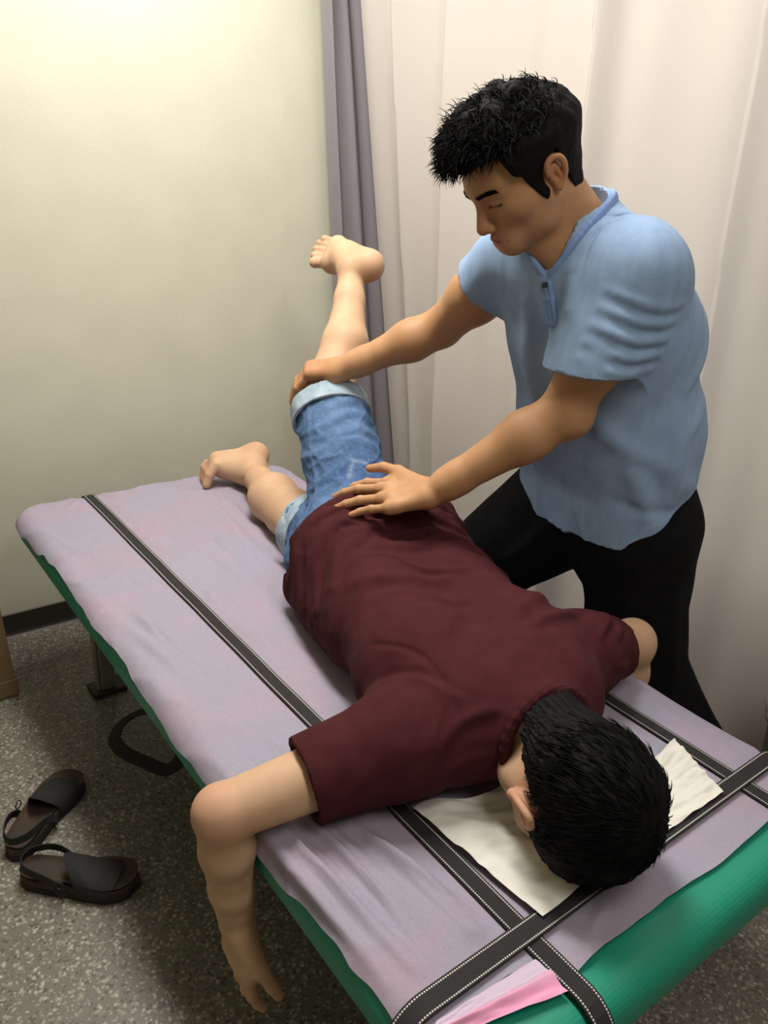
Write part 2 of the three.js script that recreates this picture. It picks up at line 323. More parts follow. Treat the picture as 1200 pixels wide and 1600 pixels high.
// thin lilac sheet over the bed
{
  const tint = (h) => lin(h), base = tint(0xb9a8ba), blue = tint(0xa9b0bf), pink = tint(0xd3a5c0);
  const U0 = BX0 + 0.004, U1 = BX1 + 0.045, W0 = BZ0 + 0.004, W1 = -0.372;
  const ridge = (x, z, x0, z0, x1, z1, w, a) => { const dx = x1 - x0, dz = z1 - z0, t = clamp(((x - x0) * dx + (z - z0) * dz) / (dx * dx + dz * dz), 0, 1); const d = hyp(x - x0 - dx * t, z - z0 - dz * t); return a * Math.exp(-d * d / (w * w)) * Math.sin(Math.PI * clamp(t, 0.06, 0.94)); };
  const folds = [];
  for (let i = 0; i < 16; i++) { const x = 0.40 + rnd() * 0.13, z = -0.86 + rnd() * 0.16; folds.push([x, z, x + rr(0.0, 0.05), z + rr(0.2, 0.4), rr(0.004, 0.008), rr(0.004, 0.009)]); }
  for (const f of [[0.86, -1.98, 0.80, -1.38, 0.016, 0.007], [0.76, -1.9, 0.72, -1.3, 0.02, 0.006], [0.9, -2.0, 0.87, -1.5, 0.012, 0.006], [0.66, -1.85, 0.72, -1.55, 0.012, 0.004], [0.42, -1.75, 0.55, -1.72, 0.012, 0.006], [0.43, -1.45, 0.47, -1.1, 0.012, 0.007], [0.5, -1.5, 0.45, -1.2, 0.02, 0.006], [0.62, -1.45, 0.70, -1.3, 0.018, 0.005], [0.62, -2.09, 0.68, -2.0, 0.008, 0.006], [0.6, -2.08, 0.5, -2.03, 0.01, 0.006], [0.46, -1.5, 0.5, -1.0, 0.01, 0.005], [0.57, -0.9, 0.6, -0.62, 0.008, 0.004], [0.62, -0.38, 0.72, -0.42, 0.008, 0.004], [0.6, -0.38, 0.6, -0.46, 0.006, 0.003], [1.14, -0.9, 1.12, -0.45, 0.012, 0.003]]) folds.push(f);
  const nu = 190, nv = 400;
  const at = (u, v) => {
    let x = U0 + (U1 - U0) * u, z = W0 + (W1 - W0) * v;
    // irregular cut edges: left edge hangs unevenly, near edge slightly slanted
    const eu = Math.pow(1 - u, 12), ev = Math.pow(1 - v, 30), en = Math.pow(v, 25);
    x -= eu * (0.007 * N(z * 5, 1, 2) + 0.007 * N(z * 16, 4, 2) + 0.012 * (1 - sstep(-1.86, -1.82, z)) + 0.01 * sstep(-1.3, -1.0, z) - 0.014 * sstep(-0.75, -0.6, z) + 0.006);
    z += ev * (0.02 * N(x * 6, 0, 5) + 0.03 * sstep(0.6, 0.64, x) * (1 - sstep(0.70, 0.82, x)) - 0.022 * (1 - sstep(0.56, 0.6, x)) + 0.045 * sstep(1.0, 1.1, x)) + en * (0.006 * N(x * 9, 2, 2) - 0.045 * (1 - sstep(0.53, 0.6, x)));
    let h = 0.0025; for (const f of folds) { if (Math.abs(x - (f[0] + f[2]) / 2) < 0.3) h += ridge(x, z, ...f); }
    h += 0.005 * Math.pow(1 - Math.abs(N(x * 5 + 2, 3, z * 3.3)), 5) + 0.003 * Math.pow(1 - Math.abs(N(x * 11, 8, z * 6)), 6) + 0.0009 * Math.abs(N(x * 40, 1, z * 22));
    h = 0.0025 + (h - 0.0025) * sstep(0.014, 0.045, Math.abs(x - 0.589)) * sstep(0.014, 0.045, Math.abs(x - 1.066)) * sstep(0.012, 0.04, Math.abs(z + 0.443));   // pulled flat under the straps
    const [p, n] = drape(x, z, 0.003); return [p[0] + n[0] * h, p[1] + n[1] * h, p[2] + n[2] * h];
  };
  const g = gridGeo(nu, nv, at, (u, v) => [(U1 - U0) * u, (W1 - W0) * v]);
  const tex = dataTex(512, 512, (u, v) => {
    const x = u, z = v; let c = mix3([152, 139, 152], [146, 142, 157], clamp(0.5 + 1.2 * fbm(x * 7, 2, z * 7), 0, 1)); c = mix3(c, [164, 137, 155], clamp(fbm(x * 11, 7, z * 9) * 1.0, 0, 0.5));
    const k = (rnd() - 0.5) * 8; return [c[0] + k, c[1] + k, c[2] + k];
  });
  tag(mesh('bed_sheet', g, std({ map: tex, roughness: 0.8, side: THREE.DoubleSide, sheen: 0.2 })), 'thin wrinkled lilac disposable sheet spread over the green bed', 'sheet');
  // loose pink corner at the near end
  const flap = gridGeo(40, 24, (u, v) => {
    const a = [0.428, -0.416], b = [0.572, -0.408], c = [0.398, -0.402], d = [0.573, -0.358];
    const x = (a[0] * (1 - u) + b[0] * u) * (1 - v) + (c[0] * (1 - u) + d[0] * u) * v, z = (a[1] * (1 - u) + b[1] * u) * (1 - v) + (c[1] * (1 - u) + d[1] * u) * v;
    const [p, n] = drape(x, z, 0.006); const h = 0.006 + 0.009 * Math.exp(-Math.pow((v - 0.72 + 0.2 * u) / 0.14, 2)) * (0.5 + 0.5 * Math.sin(u * 3)) + 0.003 * N(u * 5, v * 5, 3);
    return [p[0] + n[0] * h, p[1] + n[1] * h, p[2] + n[2] * h];
  });
  tag(mesh('sheet_corner', flap, std({ map: dataTex(64, 64, (u, v) => mix3([196, 176, 196], [228, 152, 186], sstep(0.35, 0.7, v + 0.25 * fbm(u * 5, v * 4, 1)))), roughness: 0.8, side: THREE.DoubleSide })), 'loose pink folded corner of thin sheet at the near end of the bed', 'sheet');
}
// black elastic straps with two rows of white stitching
const strapTex = dataTex(64, 64, (u, v) => {
  const st = (Math.abs(u - 0.13) < 0.03 || Math.abs(u - 0.87) < 0.03) && ((v * 8) % 1) < 0.6; const g = 26 + 8 * Math.sin(u * 120) + (rnd() - 0.5) * 10; return st ? [205, 200, 190] : [g + 3, g, g];
});
strapTex.repeat.set(1, 1);
function ribbon(pts, nors, w, t, L0 = 0) { // closed thin band through pts with surface normals
  const n = pts.length, pos = [], uv = [], idx = []; let s = L0;
  for (let i = 0; i < n; i++) {
    const a = A3(pts[Math.max(0, i - 1)]), b = A3(pts[Math.min(n - 1, i + 1)]), tn = b.sub(a).normalize(), nn = A3(nors[i]), sd = new THREE.Vector3().crossVectors(tn, nn).normalize(); nn.crossVectors(sd, tn);
    if (i) s += A3(pts[i]).distanceTo(A3(pts[i - 1]));
    const p = A3(pts[i]);
    for (const [x, y, u] of [[-1, 0, 0], [-0.94, 1, 0.04], [0.94, 1, 0.96], [1, 0, 1]]) { const q = p.clone().addScaledVector(sd, x * w / 2).addScaledVector(nn, y * t); pos.push(q.x, q.y, q.z); uv.push(u, s / 0.028); }
  }
  for (let i = 0; i + 1 < n; i++) for (let k = 0; k < 4; k++) { const a = i * 4 + k, b = i * 4 + (k + 1) % 4, c = a + 4, d = b + 4; idx.push(a, b, c, b, d, c); }
  idx.push(0, 2, 1, 0, 3, 2); const e = (n - 1) * 4; idx.push(e, e + 1, e + 2, e, e + 2, e + 3);
  const g = new THREE.BufferGeometry(); g.setAttribute('position', new THREE.Float32BufferAttribute(pos, 3)); g.setAttribute('uv', new THREE.Float32BufferAttribute(uv, 2)); g.setIndex(idx);
  const ni = g.toNonIndexed(); ni.computeVertexNormals(); return ni;
}
const strapMat = std({ map: strapTex, roughness: 0.85, side: THREE.DoubleSide });
function strapOnBed(name, q0, q1, label, bow = 0, off = 0.009) {
  const pts = [], nors = [], n = 160;
  for (let i = 0; i <= n; i++) { const t = i / n, x = q0[0] + (q1[0] - q0[0]) * t + bow * Math.sin(t * Math.PI) + 0.0015 * N(t * 12, 4, 4), z = q0[1] + (q1[1] - q0[1]) * t; const [p, m] = drape(x, z, off); pts.push(p); nors.push(m); }
  return tag(mesh(name, ribbon(pts, nors, 0.03, 0.002), strapMat), label, 'strap', 'black stitched straps round the bed');
}
strapOnBed('strap', [0.590, BZ0 - 0.09], [0.588, BZ1 + 0.12], 'black stitched strap running the full bed length beside the prone man\'s hanging arm');
strapOnBed('strap_001', [1.066, BZ0 - 0.09], [1.066, BZ1 + 0.12], 'black stitched strap along the curtain side of the bed, passing under the prone man');
strapOnBed('strap_002', [BX0 - 0.1, -0.435], [BX1 + 0.1, -0.450], 'black stitched strap across the head end of the bed', -0.0, 0.0125);

// white paper under the face
{
  const g = gridGeo(70, 50, (u, v) => {
    const nx = 0.618, fx = 0.598; let x = (nx * (1 - v) + fx * v) + (1.012 + 0.02 * v - (nx * (1 - v) + fx * v)) * u, z = -0.441 - (0.1 + 0.135 * Math.pow(1 - u, 1.2)) * v * (1 + 0.05 * Math.sin(u * 20));
    const lift = 0.02 * Math.exp(-Math.pow((u - 0.16 - 0.15 * v) / 0.09, 2)) * (0.35 + 0.65 * v) + 0.012 * Math.exp(-Math.pow((u - 0.02 - 0.25 * (1 - v)) / 0.05, 2)) * (1 - v) + 0.022 * sstep(0.85, 1, u) * v + 0.006 * Math.abs(N(u * 7, v * 6, 2)) + 0.004 * N(u * 16, v * 12, 5);
    return [x, TOP + 0.017 + Math.max(0, lift), z];
  });
  tag(mesh('face_paper', g, std({ color: 0xd6d2c7, roughness: 0.85, side: THREE.DoubleSide })), 'creased white paper towel under the prone man\'s face', 'paper towel');
}

// ---------------------------------------------------------------- people: shared builders
const hollow = (f) => (x, y, z) => -f(x, y, z);
const add = (a, b, s = 1) => [a[0] + b[0] * s, a[1] + b[1] * s, a[2] + b[2] * s];
const sub3 = (a, b) => [a[0] - b[0], a[1] - b[1], a[2] - b[2]];
const unit = (a) => { const l = hyp(...a); return a.map((v) => v / l); };
const crs = (a, b) => [a[1] * b[2] - a[2] * b[1], a[2] * b[0] - a[0] * b[2], a[0] * b[1] - a[1] * b[0]];
const lerp3 = (a, b, t) => [a[0] + (b[0] - a[0]) * t, a[1] + (b[1] - a[1]) * t, a[2] + (b[2] - a[2]) * t];
// head frame: forward and up given; x axis = the person's left
function headFrame(o, fwd, up, s) { const Z = unit(fwd), X = unit(crs(up, Z)), Y = crs(Z, X); return { o, X, Y, Z, s }; }
const toLocal = (H, x, y, z) => { const p = [x - H.o[0], y - H.o[1], z - H.o[2]]; const dt = (a) => (a[0] * p[0] + a[1] * p[1] + a[2] * p[2]) / H.s; return [dt(H.X), dt(H.Y), dt(H.Z)]; };
const toWorld = (H, l) => [0, 1, 2].map((i) => H.o[i] + H.s * (H.X[i] * l[0] + H.Y[i] * l[1] + H.Z[i] * l[2]));
function addHead(F, H, ears = true) {
  const a = (fn, k) => F.add(framed(fn, H.o, H.X, H.Y, H.Z, H.s), k * H.s), s = (fn, k) => F.sub(framed(fn, H.o, H.X, H.Y, H.Z, H.s), k * H.s);
  a(ell([0, 0.03, -0.012], [0.077, 0.087, 0.098]), 0.02);
  a(ell([0, 0.0, 0.026], [0.064, 0.08, 0.066]), 0.03);
  a(ell([0, 0.042, 0.042], [0.058, 0.045, 0.052]), 0.03);
  for (const q of [-1, 1]) {
    a(cone([q * 0.054, -0.035, 0.005], [q * 0.046, -0.062, 0.022], 0.02, 0.017), 0.03);
    a(cone([q * 0.046, -0.062, 0.022], [q * 0.014, -0.083, 0.066], 0.017, 0.016), 0.025);
    a(ell([q * 0.045, -0.018, 0.055], [0.024, 0.02, 0.026]), 0.025);
    a(cone([q * 0.01, 0.026, 0.087], [q * 0.044, 0.027, 0.069], 0.012, 0.011), 0.018);
  }
  a(ell([0, -0.085, 0.074], [0.022, 0.016, 0.016]), 0.02);
  a(ell([0, -0.062, 0.073], [0.03, 0.028, 0.022]), 0.022);
  for (const q of [-1, 1]) { s(ell([q * 0.032, 0.002, 0.1], [0.02, 0.013, 0.02]), 0.016); a(ell([q * 0.032, 0.0, 0.074], [0.017, 0.0115, 0.0145]), 0.006); }
  a(cone([0, 0.014, 0.086], [0, -0.034, 0.108], 0.0085, 0.0115), 0.012);
  for (const q of [-1, 1]) a(ell([q * 0.0125, -0.038, 0.098], [0.008, 0.008, 0.011]), 0.008);
  for (const q of [-1, 1]) s(ball([q * 0.007, -0.047, 0.1], 0.004), 0.004);
  for (const q of [-1, 1]) a(cone([q * 0.016, -0.0605, 0.088], [0, -0.0585, 0.0955], 0.0045, 0.0062), 0.006);
  a(cone([-0.013, -0.0725, 0.088], [0.013, -0.0725, 0.088], 0.0072, 0.0072), 0.007);
  for (const q of [-1, 1]) s(cone([q * 0.024, -0.067, 0.084], [0, -0.0658, 0.103], 0.0016, 0.0016), 0.003);
  for (const q of [-1, 1]) s(cone([q * 0.017, -0.005, 0.086], [q * 0.047, -0.003, 0.079], 0.0014, 0.0014), 0.002);
  if (ears) for (const q of [-1, 1]) { // ear: plate, rim, hollow, lobe
    const e = (y, z, o) => [q * (0.077 + o * 0.85), y * 0.8, -0.012 + (z + 0.012) * 0.8];
    a(ell([q * 0.08, 0.0, -0.012], [0.009, 0.023, 0.014]), 0.006);
    const rim0 = [[0.006, 0.006, 0.008], [0.026, 0.002, 0.012], [0.033, -0.012, 0.015], [0.026, -0.027, 0.019], [0.006, -0.03, 0.019], [-0.014, -0.022, 0.015], [-0.027, -0.008, 0.01]];
    const rim = new THREE.CatmullRomCurve3(rim0.map(A3)).getPoints(18).map((v) => [v.x, v.y, v.z]);
    for (let i = 0; i + 1 < rim.length; i++) a(cone(e(...rim[i]), e(...rim[i + 1]), 0.0042, 0.0042), 0.004);
    a(ball(e(-0.028, -0.007, 0.008), 0.007), 0.006);
    s(ell([q * 0.094, -0.002, -0.011], [0.012, 0.011, 0.007]), 0.005); a(cone(e(0.012, -0.014, 0.008), e(-0.012, -0.018, 0.009), 0.004, 0.004), 0.004);
  }
}
// hand from joint chains: wrist pair, palm knuckles, fingers
function addHand(F, w0, w1, fingers, thumb, sc = 1) {
  const r = [0.0092, 0.0092, 0.0088, 0.0078];
  const mids = fingers.map((f) => f[0]);
  mids.forEach((k, i) => { const w = lerp3(w0, w1, i / 3); F.add(cone(w, k, 0.0165 * sc, 0.0125 * sc), 0.014); });
  for (let i = 0; i < 3; i++) F.add(cone(lerp3(mids[i], lerp3(w0, w1, i / 3), 0.18), lerp3(mids[i + 1], lerp3(w0, w1, (i + 1) / 3), 0.18), 0.0112 * sc, 0.0112 * sc), 0.012);
  fingers.forEach((f, i) => {
    const R = r[i] * sc; F.add(ball(f[0], R * 1.28), 0.008);
    F.add(cone(f[0], f[1], R * 1.08, R), 0.005); F.add(ball(f[1], R * 1.06), 0.003); F.add(cone(f[1], f[2], R, R * 0.92), 0.003); F.add(cone(f[2], f[3], R * 0.93, R * 0.76), 0.003);
  });
  F.add(cone(lerp3(w0, thumb[0], 0.3), thumb[1], 0.0165 * sc, 0.0125 * sc), 0.018); F.add(cone(thumb[1], thumb[2], 0.0118 * sc, 0.0105 * sc), 0.006); F.add(cone(thumb[2], thumb[3], 0.0105 * sc, 0.0082 * sc), 0.004);
}
const skinMat = (rough = 0.5) => new THREE.MeshPhysicalMaterial({ vertexColors: true, roughness: rough, sheen: 0.15, specularIntensity: 0.45 });
const clothMat = (o = {}) => new THREE.MeshPhysicalMaterial({ vertexColors: true, roughness: 0.92, sheen: 0.12, sheenRoughness: 0.8, bumpMap: weaveTex, bumpScale: 0.0003, specularIntensity: 0.25, ...o });
// body = coarse skin everywhere + fine grids inside spheres (head, hands, feet), one geometry
function bodyGeo(F, lo, hi, cell, fine, drop) {
  const inS = (s, x, y, z, e) => hyp(x - s[0][0], y - s[0][1], z - s[0][2]) < s[1] + e;
  const gs = [meshField(F, lo, hi, cell, (x, y, z) => !fine.some((s) => inS(s, x, y, z, -0.004)) && !(drop && drop(x, y, z)))];
  for (const s of fine) gs.push(meshField(F, s[0].map((v) => v - s[1] - 0.01), s[0].map((v) => v + s[1] + 0.01), s[2], (x, y, z) => inS(s, x, y, z, 0) && !(drop && drop(x, y, z))));
  return mergeGeometries(gs);
}
// hair close to the scalp: the head's own surface moved out, cut along a hairline given as [z, y] pairs in head space
function hairCap(HF, H, top, side, K) {
  const HD = new Field(); addHead(HD, H, false); HD.add(framed(cone([0, -0.03, -0.032], [0, -0.12, -0.04], 0.054, 0.048), H.o, H.X, H.Y, H.Z, H.s), 0.03);
  const yl = (z) => { for (let i = 0; i + 1 < K.length; i++) if (z < K[i + 1][0]) return K[i][1] + (K[i + 1][1] - K[i][1]) * (z - K[i][0]) / (K[i + 1][0] - K[i][0]); return K[K.length - 1][1]; };
  const f = (x, y, z) => { const l = toLocal(H, x, y, z), ear = ell([Math.sign(l[0]) * 0.085, -0.002, -0.012], [0.03, 0.029, 0.021])(...l); return Math.max(HD.d(x, y, z) - side - (top - side) * sstep(0.0, 0.07, l[1]), (yl(l[2]) - l[1]) * 0.5 * H.s, -ear); };
  f.c = H.o; f.R = 0.16 * H.s; HF.add(f, 0.01);
}
// loose tapered hair strands merged into one geometry
function strands(list, r) {
  const pos = [], idx = [];
  for (const pts of list) {
    const n = pts.length, b0 = pos.length / 3;
    for (let i = 0; i < n; i++) {
      const t = unit(sub3(pts[Math.min(n - 1, i + 1)], pts[Math.max(0, i - 1)])), s = unit(crs(t, Math.abs(t[1]) < 0.9 ? [0, 1, 0] : [1, 0, 0])), u = crs(s, t), R = r * (1 - 0.85 * Math.pow(i / (n - 1), 1.5));
      for (let k = 0; k < 3; k++) { const a = k * 2.0944; pos.push(...add(add(pts[i], s, Math.cos(a) * R), u, Math.sin(a) * R)); }
    }
    for (let i = 0; i + 1 < n; i++) for (let k = 0; k < 3; k++) { const a = b0 + i * 3 + k, b = b0 + i * 3 + (k + 1) % 3; idx.push(a, b, a + 3, b, b + 3, a + 3); }
  }
  const g = new THREE.BufferGeometry(); g.setAttribute('position', new THREE.Float32BufferAttribute(pos, 3)); g.setIndex(idx); g.computeVertexNormals();
  g.setAttribute('uv', new THREE.Float32BufferAttribute(new Float32Array(pos.length / 3 * 2), 2)); return g;
}
function part(name, geo, mat, g) { const m = mesh(name, geo, mat, g); m.position.set(-g.position.x, -g.position.y, -g.position.z); return m; }

// ---------------------------------------------------------------- the man lying face down
const SK1 = lin(0xbd9577), SK1r = lin(0xb4765f), SK1l = lin(0xc9a786);
const P1 = (() => {
  const g = group('person', 'man in maroon t-shirt and rolled denim shorts lying face down on the bed', 'person', [0.85, TOP, -1.2]);
  const hipL = [0.906, 0.648, -1.275], hipR = [0.89, 0.585, -1.28], kneeL = [1.010, 0.867, -1.566], kneeR = [0.932, 0.56, -1.60];
  const ankL = [1.189, 1.112, -1.739], ankR = [1.0, 0.552, -1.93];
  const shR = [0.605, 0.588, -0.725], shL = [1.02, 0.588, -0.745], elR = [0.352, 0.545, -0.78], elL = [1.205, 0.535, -0.765];
  const wrR = [0.378, 0.305, -0.800];
  const H = headFrame([0.738, 0.605, -0.510], [0.16, -0.97, -0.16], [-0.14, -0.18, 0.97], 1.04);
  const ax = unit([-0.142, 0, 0.54]), lat = [ax[2], 0, -ax[0]];
  const C0 = [0.915, 0.60, -1.22], C1 = [0.856, 0.598, -1.0], C2 = [0.805, 0.603, -0.80], C3 = [0.79, 0.60, -0.70];
  const off = (c, w, dy = 0) => [c[0] + lat[0] * w, c[1] + dy, c[2] + lat[2] * w];
  // ---- skin
  const F = new Field();
  for (const q of [-1, 1]) { F.add(cone(off(C0, q * 0.07), off(C1, q * 0.055), 0.095, 0.085), 0.03); F.add(cone(off(C1, q * 0.055), off(C2, q * 0.075), 0.085, 0.09), 0.03); }
  F.add(cone(C3, shR, 0.075, 0.055), 0.04); F.add(cone(C3, shL, 0.075, 0.055), 0.04);
  F.add(cone([0.785, 0.615, -0.66], [0.75, 0.605, -0.56], 0.062, 0.058), 0.03);
  addHead(F, H);
  // right arm over the edge, hanging
  F.add(cone(shR, lerp3(shR, elR, 0.45), 0.05, 0.046), 0.03); F.add(cone(lerp3(shR, elR, 0.42), elR, 0.046, 0.038), 0.006);
  F.add(ball([0.348, 0.55, -0.779], 0.0365), 0.006);
  const fo = lerp3(elR, wrR, 0.3); F.add(cone(elR, fo, 0.0375, 0.0385), 0.012); F.add(cone(fo, lerp3(elR, wrR, 0.65), 0.0375, 0.0325), 0.012); F.add(cone(lerp3(elR, wrR, 0.65), wrR, 0.0325, 0.026), 0.012);
  const fdir = unit(sub3(wrR, elR)); // relaxed fingers, palm towards the bed
  { const w0 = add(wrR, [0, 0, 0.014]), w1 = add(wrR, [0, 0, -0.014]), dn = [0.0, -0.99, -0.03], fs = [];
    for (let i = 0; i < 4; i++) { const z = 0.032 - i * 0.021, L = [0.092, 0.096, 0.092, 0.084][i]; const k = add(add(wrR, dn, L), [0.004, 0, z]); const l = [0.04, 0.044, 0.041, 0.033][i];
      const a = add(k, unit([0.1, -0.97, 0]), l), b = add(a, unit([0.3, -0.9, 0.02]), l * 0.62), c = add(b, unit([0.45, -0.8, 0.02]), l * 0.5); fs.push([k, a, b, c]); }
    const t0 = add(wrR, [0.004, -0.03, 0.024]), t1 = add(t0, [0.012, -0.035, 0.02]), t2 = add(t1, [0.012, -0.032, 0.01]), t3 = add(t2, [0.01, -0.026, 0.003]); addHand(F, w0, w1, fs, [t0, t1, t2, t3]); }
  // left arm over the far edge
  F.add(cone(shL, elL, 0.05, 0.04), 0.03); F.add(ball(add(elL, [0.004, 0.008, 0]), 0.039), 0.02);
  const wrL = [1.245, 0.29, -0.79]; F.add(cone(elL, lerp3(elL, wrL, 0.3), 0.038, 0.041), 0.02); F.add(cone(lerp3(elL, wrL, 0.3), wrL, 0.041, 0.027), 0.02);
  { const w0 = add(wrL, [0, 0, -0.014]), w1 = add(wrL, [0, 0, 0.014]), fs = []; for (let i = 0; i < 4; i++) { const z = -0.032 + i * 0.021, k = add(wrL, [0.002, -0.092, z]), a = add(k, [-0.006, -0.04, 0]), b = add(a, [-0.012, -0.024, 0]), c = add(b, [-0.013, -0.016, 0]); fs.push([k, a, b, c]); }
    const t0 = add(wrL, [-0.004, -0.03, -0.024]); addHand(F, w0, w1, fs, [t0, add(t0, [-0.012, -0.035, -0.015]), add(t0, [-0.024, -0.065, -0.02]), add(t0, [-0.034, -0.09, -0.022])]); }
  // thighs under the denim, knees, shanks
  F.add(cone(hipL, kneeL, 0.085, 0.06), 0.03); F.add(cone(hipR, kneeR, 0.082, 0.06), 0.03);
  F.add(ball(kneeL, 0.06), 0.02);
  F.add(cone(add(kneeL, [0.006, 0.01, 0.0]), [1.093, 0.965, -1.614], 0.054, 0.053), 0.02); F.add(cone([1.093, 0.965, -1.614], [1.155, 1.055, -1.693], 0.053, 0.035), 0.02); F.add(cone([1.155, 1.055, -1.693], ankL, 0.035, 0.031), 0.02);
  F.add(cone(kneeR, [0.942, 0.562, -1.70], 0.056, 0.055), 0.03); F.add(cone([0.942, 0.562, -1.70], [0.978, 0.557, -1.84], 0.054, 0.036), 0.05); F.add(cone([0.978, 0.557, -1.84], ankR, 0.036, 0.034), 0.02);
  // raised foot: heel near, toes away, great toe lowest
  const hL = [1.221, 1.130, -1.708];
  F.add(ball(hL, 0.028), 0.015); F.add(cone(hL, add(ankL, [0, 0.011, 0]), 0.0275, 0.03), 0.015);
  F.add(cone(add(ankL, [0.007, 0.014, 0]), [1.210, 1.146, -1.805], 0.031, 0.032), 0.03); F.add(cone(hL, [1.208, 1.128, -1.840], 0.028, 0.0275), 0.03); F.add(cone(add(hL, [0.003, 0.012, 0]), [1.226, 1.164, -1.851], 0.025, 0.024), 0.03);
  F.add(cone([1.202, 1.125, -1.854], [1.228, 1.169, -1.863], 0.026, 0.022), 0.02);
  const tL = [[1.191, 1.121, -1.907], [1.201, 1.137, -1.924], [1.211, 1.152, -1.932], [1.221, 1.167, -1.932], [1.230, 1.179, -1.923]];
  tL.forEach((t, i) => { const r = [0.0142, 0.01, 0.0097, 0.0092, 0.0092][i], b = lerp3([1.199, 1.124, -1.846], [1.230, 1.171, -1.857], i / 4); F.add(cone(b, t, r * 1.15, r), 0.006); F.add(ball(add(t, [-0.007, 0, 0.002]), r * 1.05), 0.004); });
  // resting foot: heel up, toes turned towards the near side
  const hR = [1.04, 0.578, -1.98];
  F.add(ball(hR, 0.031), 0.02); F.add(cone(ankR, hR, 0.035, 0.028), 0.025); F.add(cone(ankR, [0.945, 0.56, -1.985], 0.035, 0.027), 0.03); F.add(cone(hR, [0.935, 0.57, -2.015], 0.026, 0.025), 0.03); F.add(cone(ankR, [0.945, 0.545, -2.0], 0.03, 0.024), 0.03);
  for (let i = 0; i < 5; i++) { const r = [0.0125, 0.0088, 0.0085, 0.008, 0.0078][i], z = -1.985 - i * 0.017, b = [0.918, 0.568 - i * 0.004, z], m = [0.897 + i * 0.003, 0.542, z], t = [0.886 + i * 0.004, 0.514, z]; F.add(cone(b, m, r * 1.3, r * 1.1), 0.008); F.add(cone(m, t, r * 1.08, r), 0.004); }
  const handC = add(wrR, [0.02, -0.11, 0]), footL = [1.208, 1.144, -1.823], footR = [0.96, 0.555, -2.0];
  const bg = bodyGeo(F, [0.27, 0.07, -2.12], [1.30, 1.27, -0.33], 0.005, [[H.o, 0.15, 0.003], [handC, 0.115, 0.003], [footL, 0.145, 0.003], [footR, 0.125, 0.003]]);
  const reds = [[[0.343, 0.558, -0.778], 0.035], [hL, 0.03], [hR, 0.03], [toWorld(H, [-0.09, 0, -0.012]), 0.035]].concat(tL.map((t) => [t, 0.014]), [[[0.904, 0.52, -2.02], 0.035]]);
  paint(bg, (x, y, z) => {
    let c = mix3(SK1, SK1l, clamp(0.4 + 0.7 * fbm(x * 18, y * 18, z * 18), 0, 1)), r = 0; for (const [p, w] of reds) { const d = hyp(x - p[0], y - p[1], z - p[2]) / w; if (d < 2) r = Math.max(r, Math.exp(-d * d)); }
    return mix3(c, SK1r, r * 0.7);
  });
  part('body', bg, skinMat(0.55), g);

  // ---- maroon t-shirt
  const S = new Field();
  const hem = plane([0.9, 0.7, -1.205], [-ax[0] * -1 * -1, 0, -ax[2]]); // keeps the head side
  const hemW = (x, y, z) => { const a = ax[0] * x + ax[2] * z, l = lat[0] * x + lat[2] * z; return -(a + 1.388 + 0.018 * sstep(0.45, 0.62, l) * 0 + 0.022 * N(l * 7, y * 5, 2) + 0.05 * sstep(0.63, 0.52, y) * sstep(0.55, 0.44, l)); };
  const tor = [];
  for (const q of [-1, 1]) {
    tor.push([cone(off(add(C0, ax, -0.06), q * 0.075, 0.008), off(C1, q * 0.065, 0.006), 0.118, 0.102), 0.04]);
    tor.push([cone(off(C1, q * 0.065, 0.006), off(C2, q * 0.08, 0.004), 0.102, 0.105), 0.04]);
    tor.push([cone(off(C2, q * 0.08, 0.004), off(C3, q * 0.07), 0.105, 0.095), 0.04]);
  }
  tor.push([cone(off(C1, -0.11, -0.03), [0.775, 0.545, -1.24], 0.06, 0.048), 0.05]);   // loose side falling to the sheet
  tor.push([cone(off(C1, 0.10, -0.02), [1.045, 0.575, -1.24], 0.07, 0.062), 0.05]);
  tor.push([cone(off(add(C0, ax, 0.03), -0.045, 0.034), off(add(C0, ax, 0.02), 0.06, 0.036), 0.114, 0.114), 0.06]);   // seat
  for (const [f, k] of tor) S.add(clipped(f, hemW), k);
  S.add(cone(C3, shR, 0.088, 0.074), 0.05); S.add(cone(C3, shL, 0.088, 0.072), 0.05);
  // trapezius up to the collar
  S.add(cone([0.79, 0.62, -0.70], [0.766, 0.622, -0.612], 0.085, 0.074), 0.04);
  const ud = unit(sub3(elR, shR)), cR = lerp3(shR, elR, 0.56), cutR = plane(cR, ud);
  S.add(clipped(cone(add(shR, ud, -0.01), add(cR, ud, 0.05), 0.076, 0.057), cutR, hollow(cone(add(cR, ud, -0.03), add(cR, ud, 0.08), 0.0515, 0.0525))), 0.03);
  const ul = unit(sub3(elL, shL)), cL = lerp3(shL, elL, 0.56), cutL = plane(cL, add(ul, [0, 0.15, 0]));
  S.add(clipped(cone(shL, add(cL, ul, 0.05), 0.072, 0.058), cutL, hollow(cone(add(cL, ul, -0.03), add(cL, ul, 0.08), 0.051, 0.0525))), 0.03);
  S.sub(cone([0.766, 0.625, -0.618], [0.745, 0.60, -0.50], 0.0655, 0.07), 0.004);  // neck opening
  // folds across the back and the gathered hem
  const Y = 0.70;
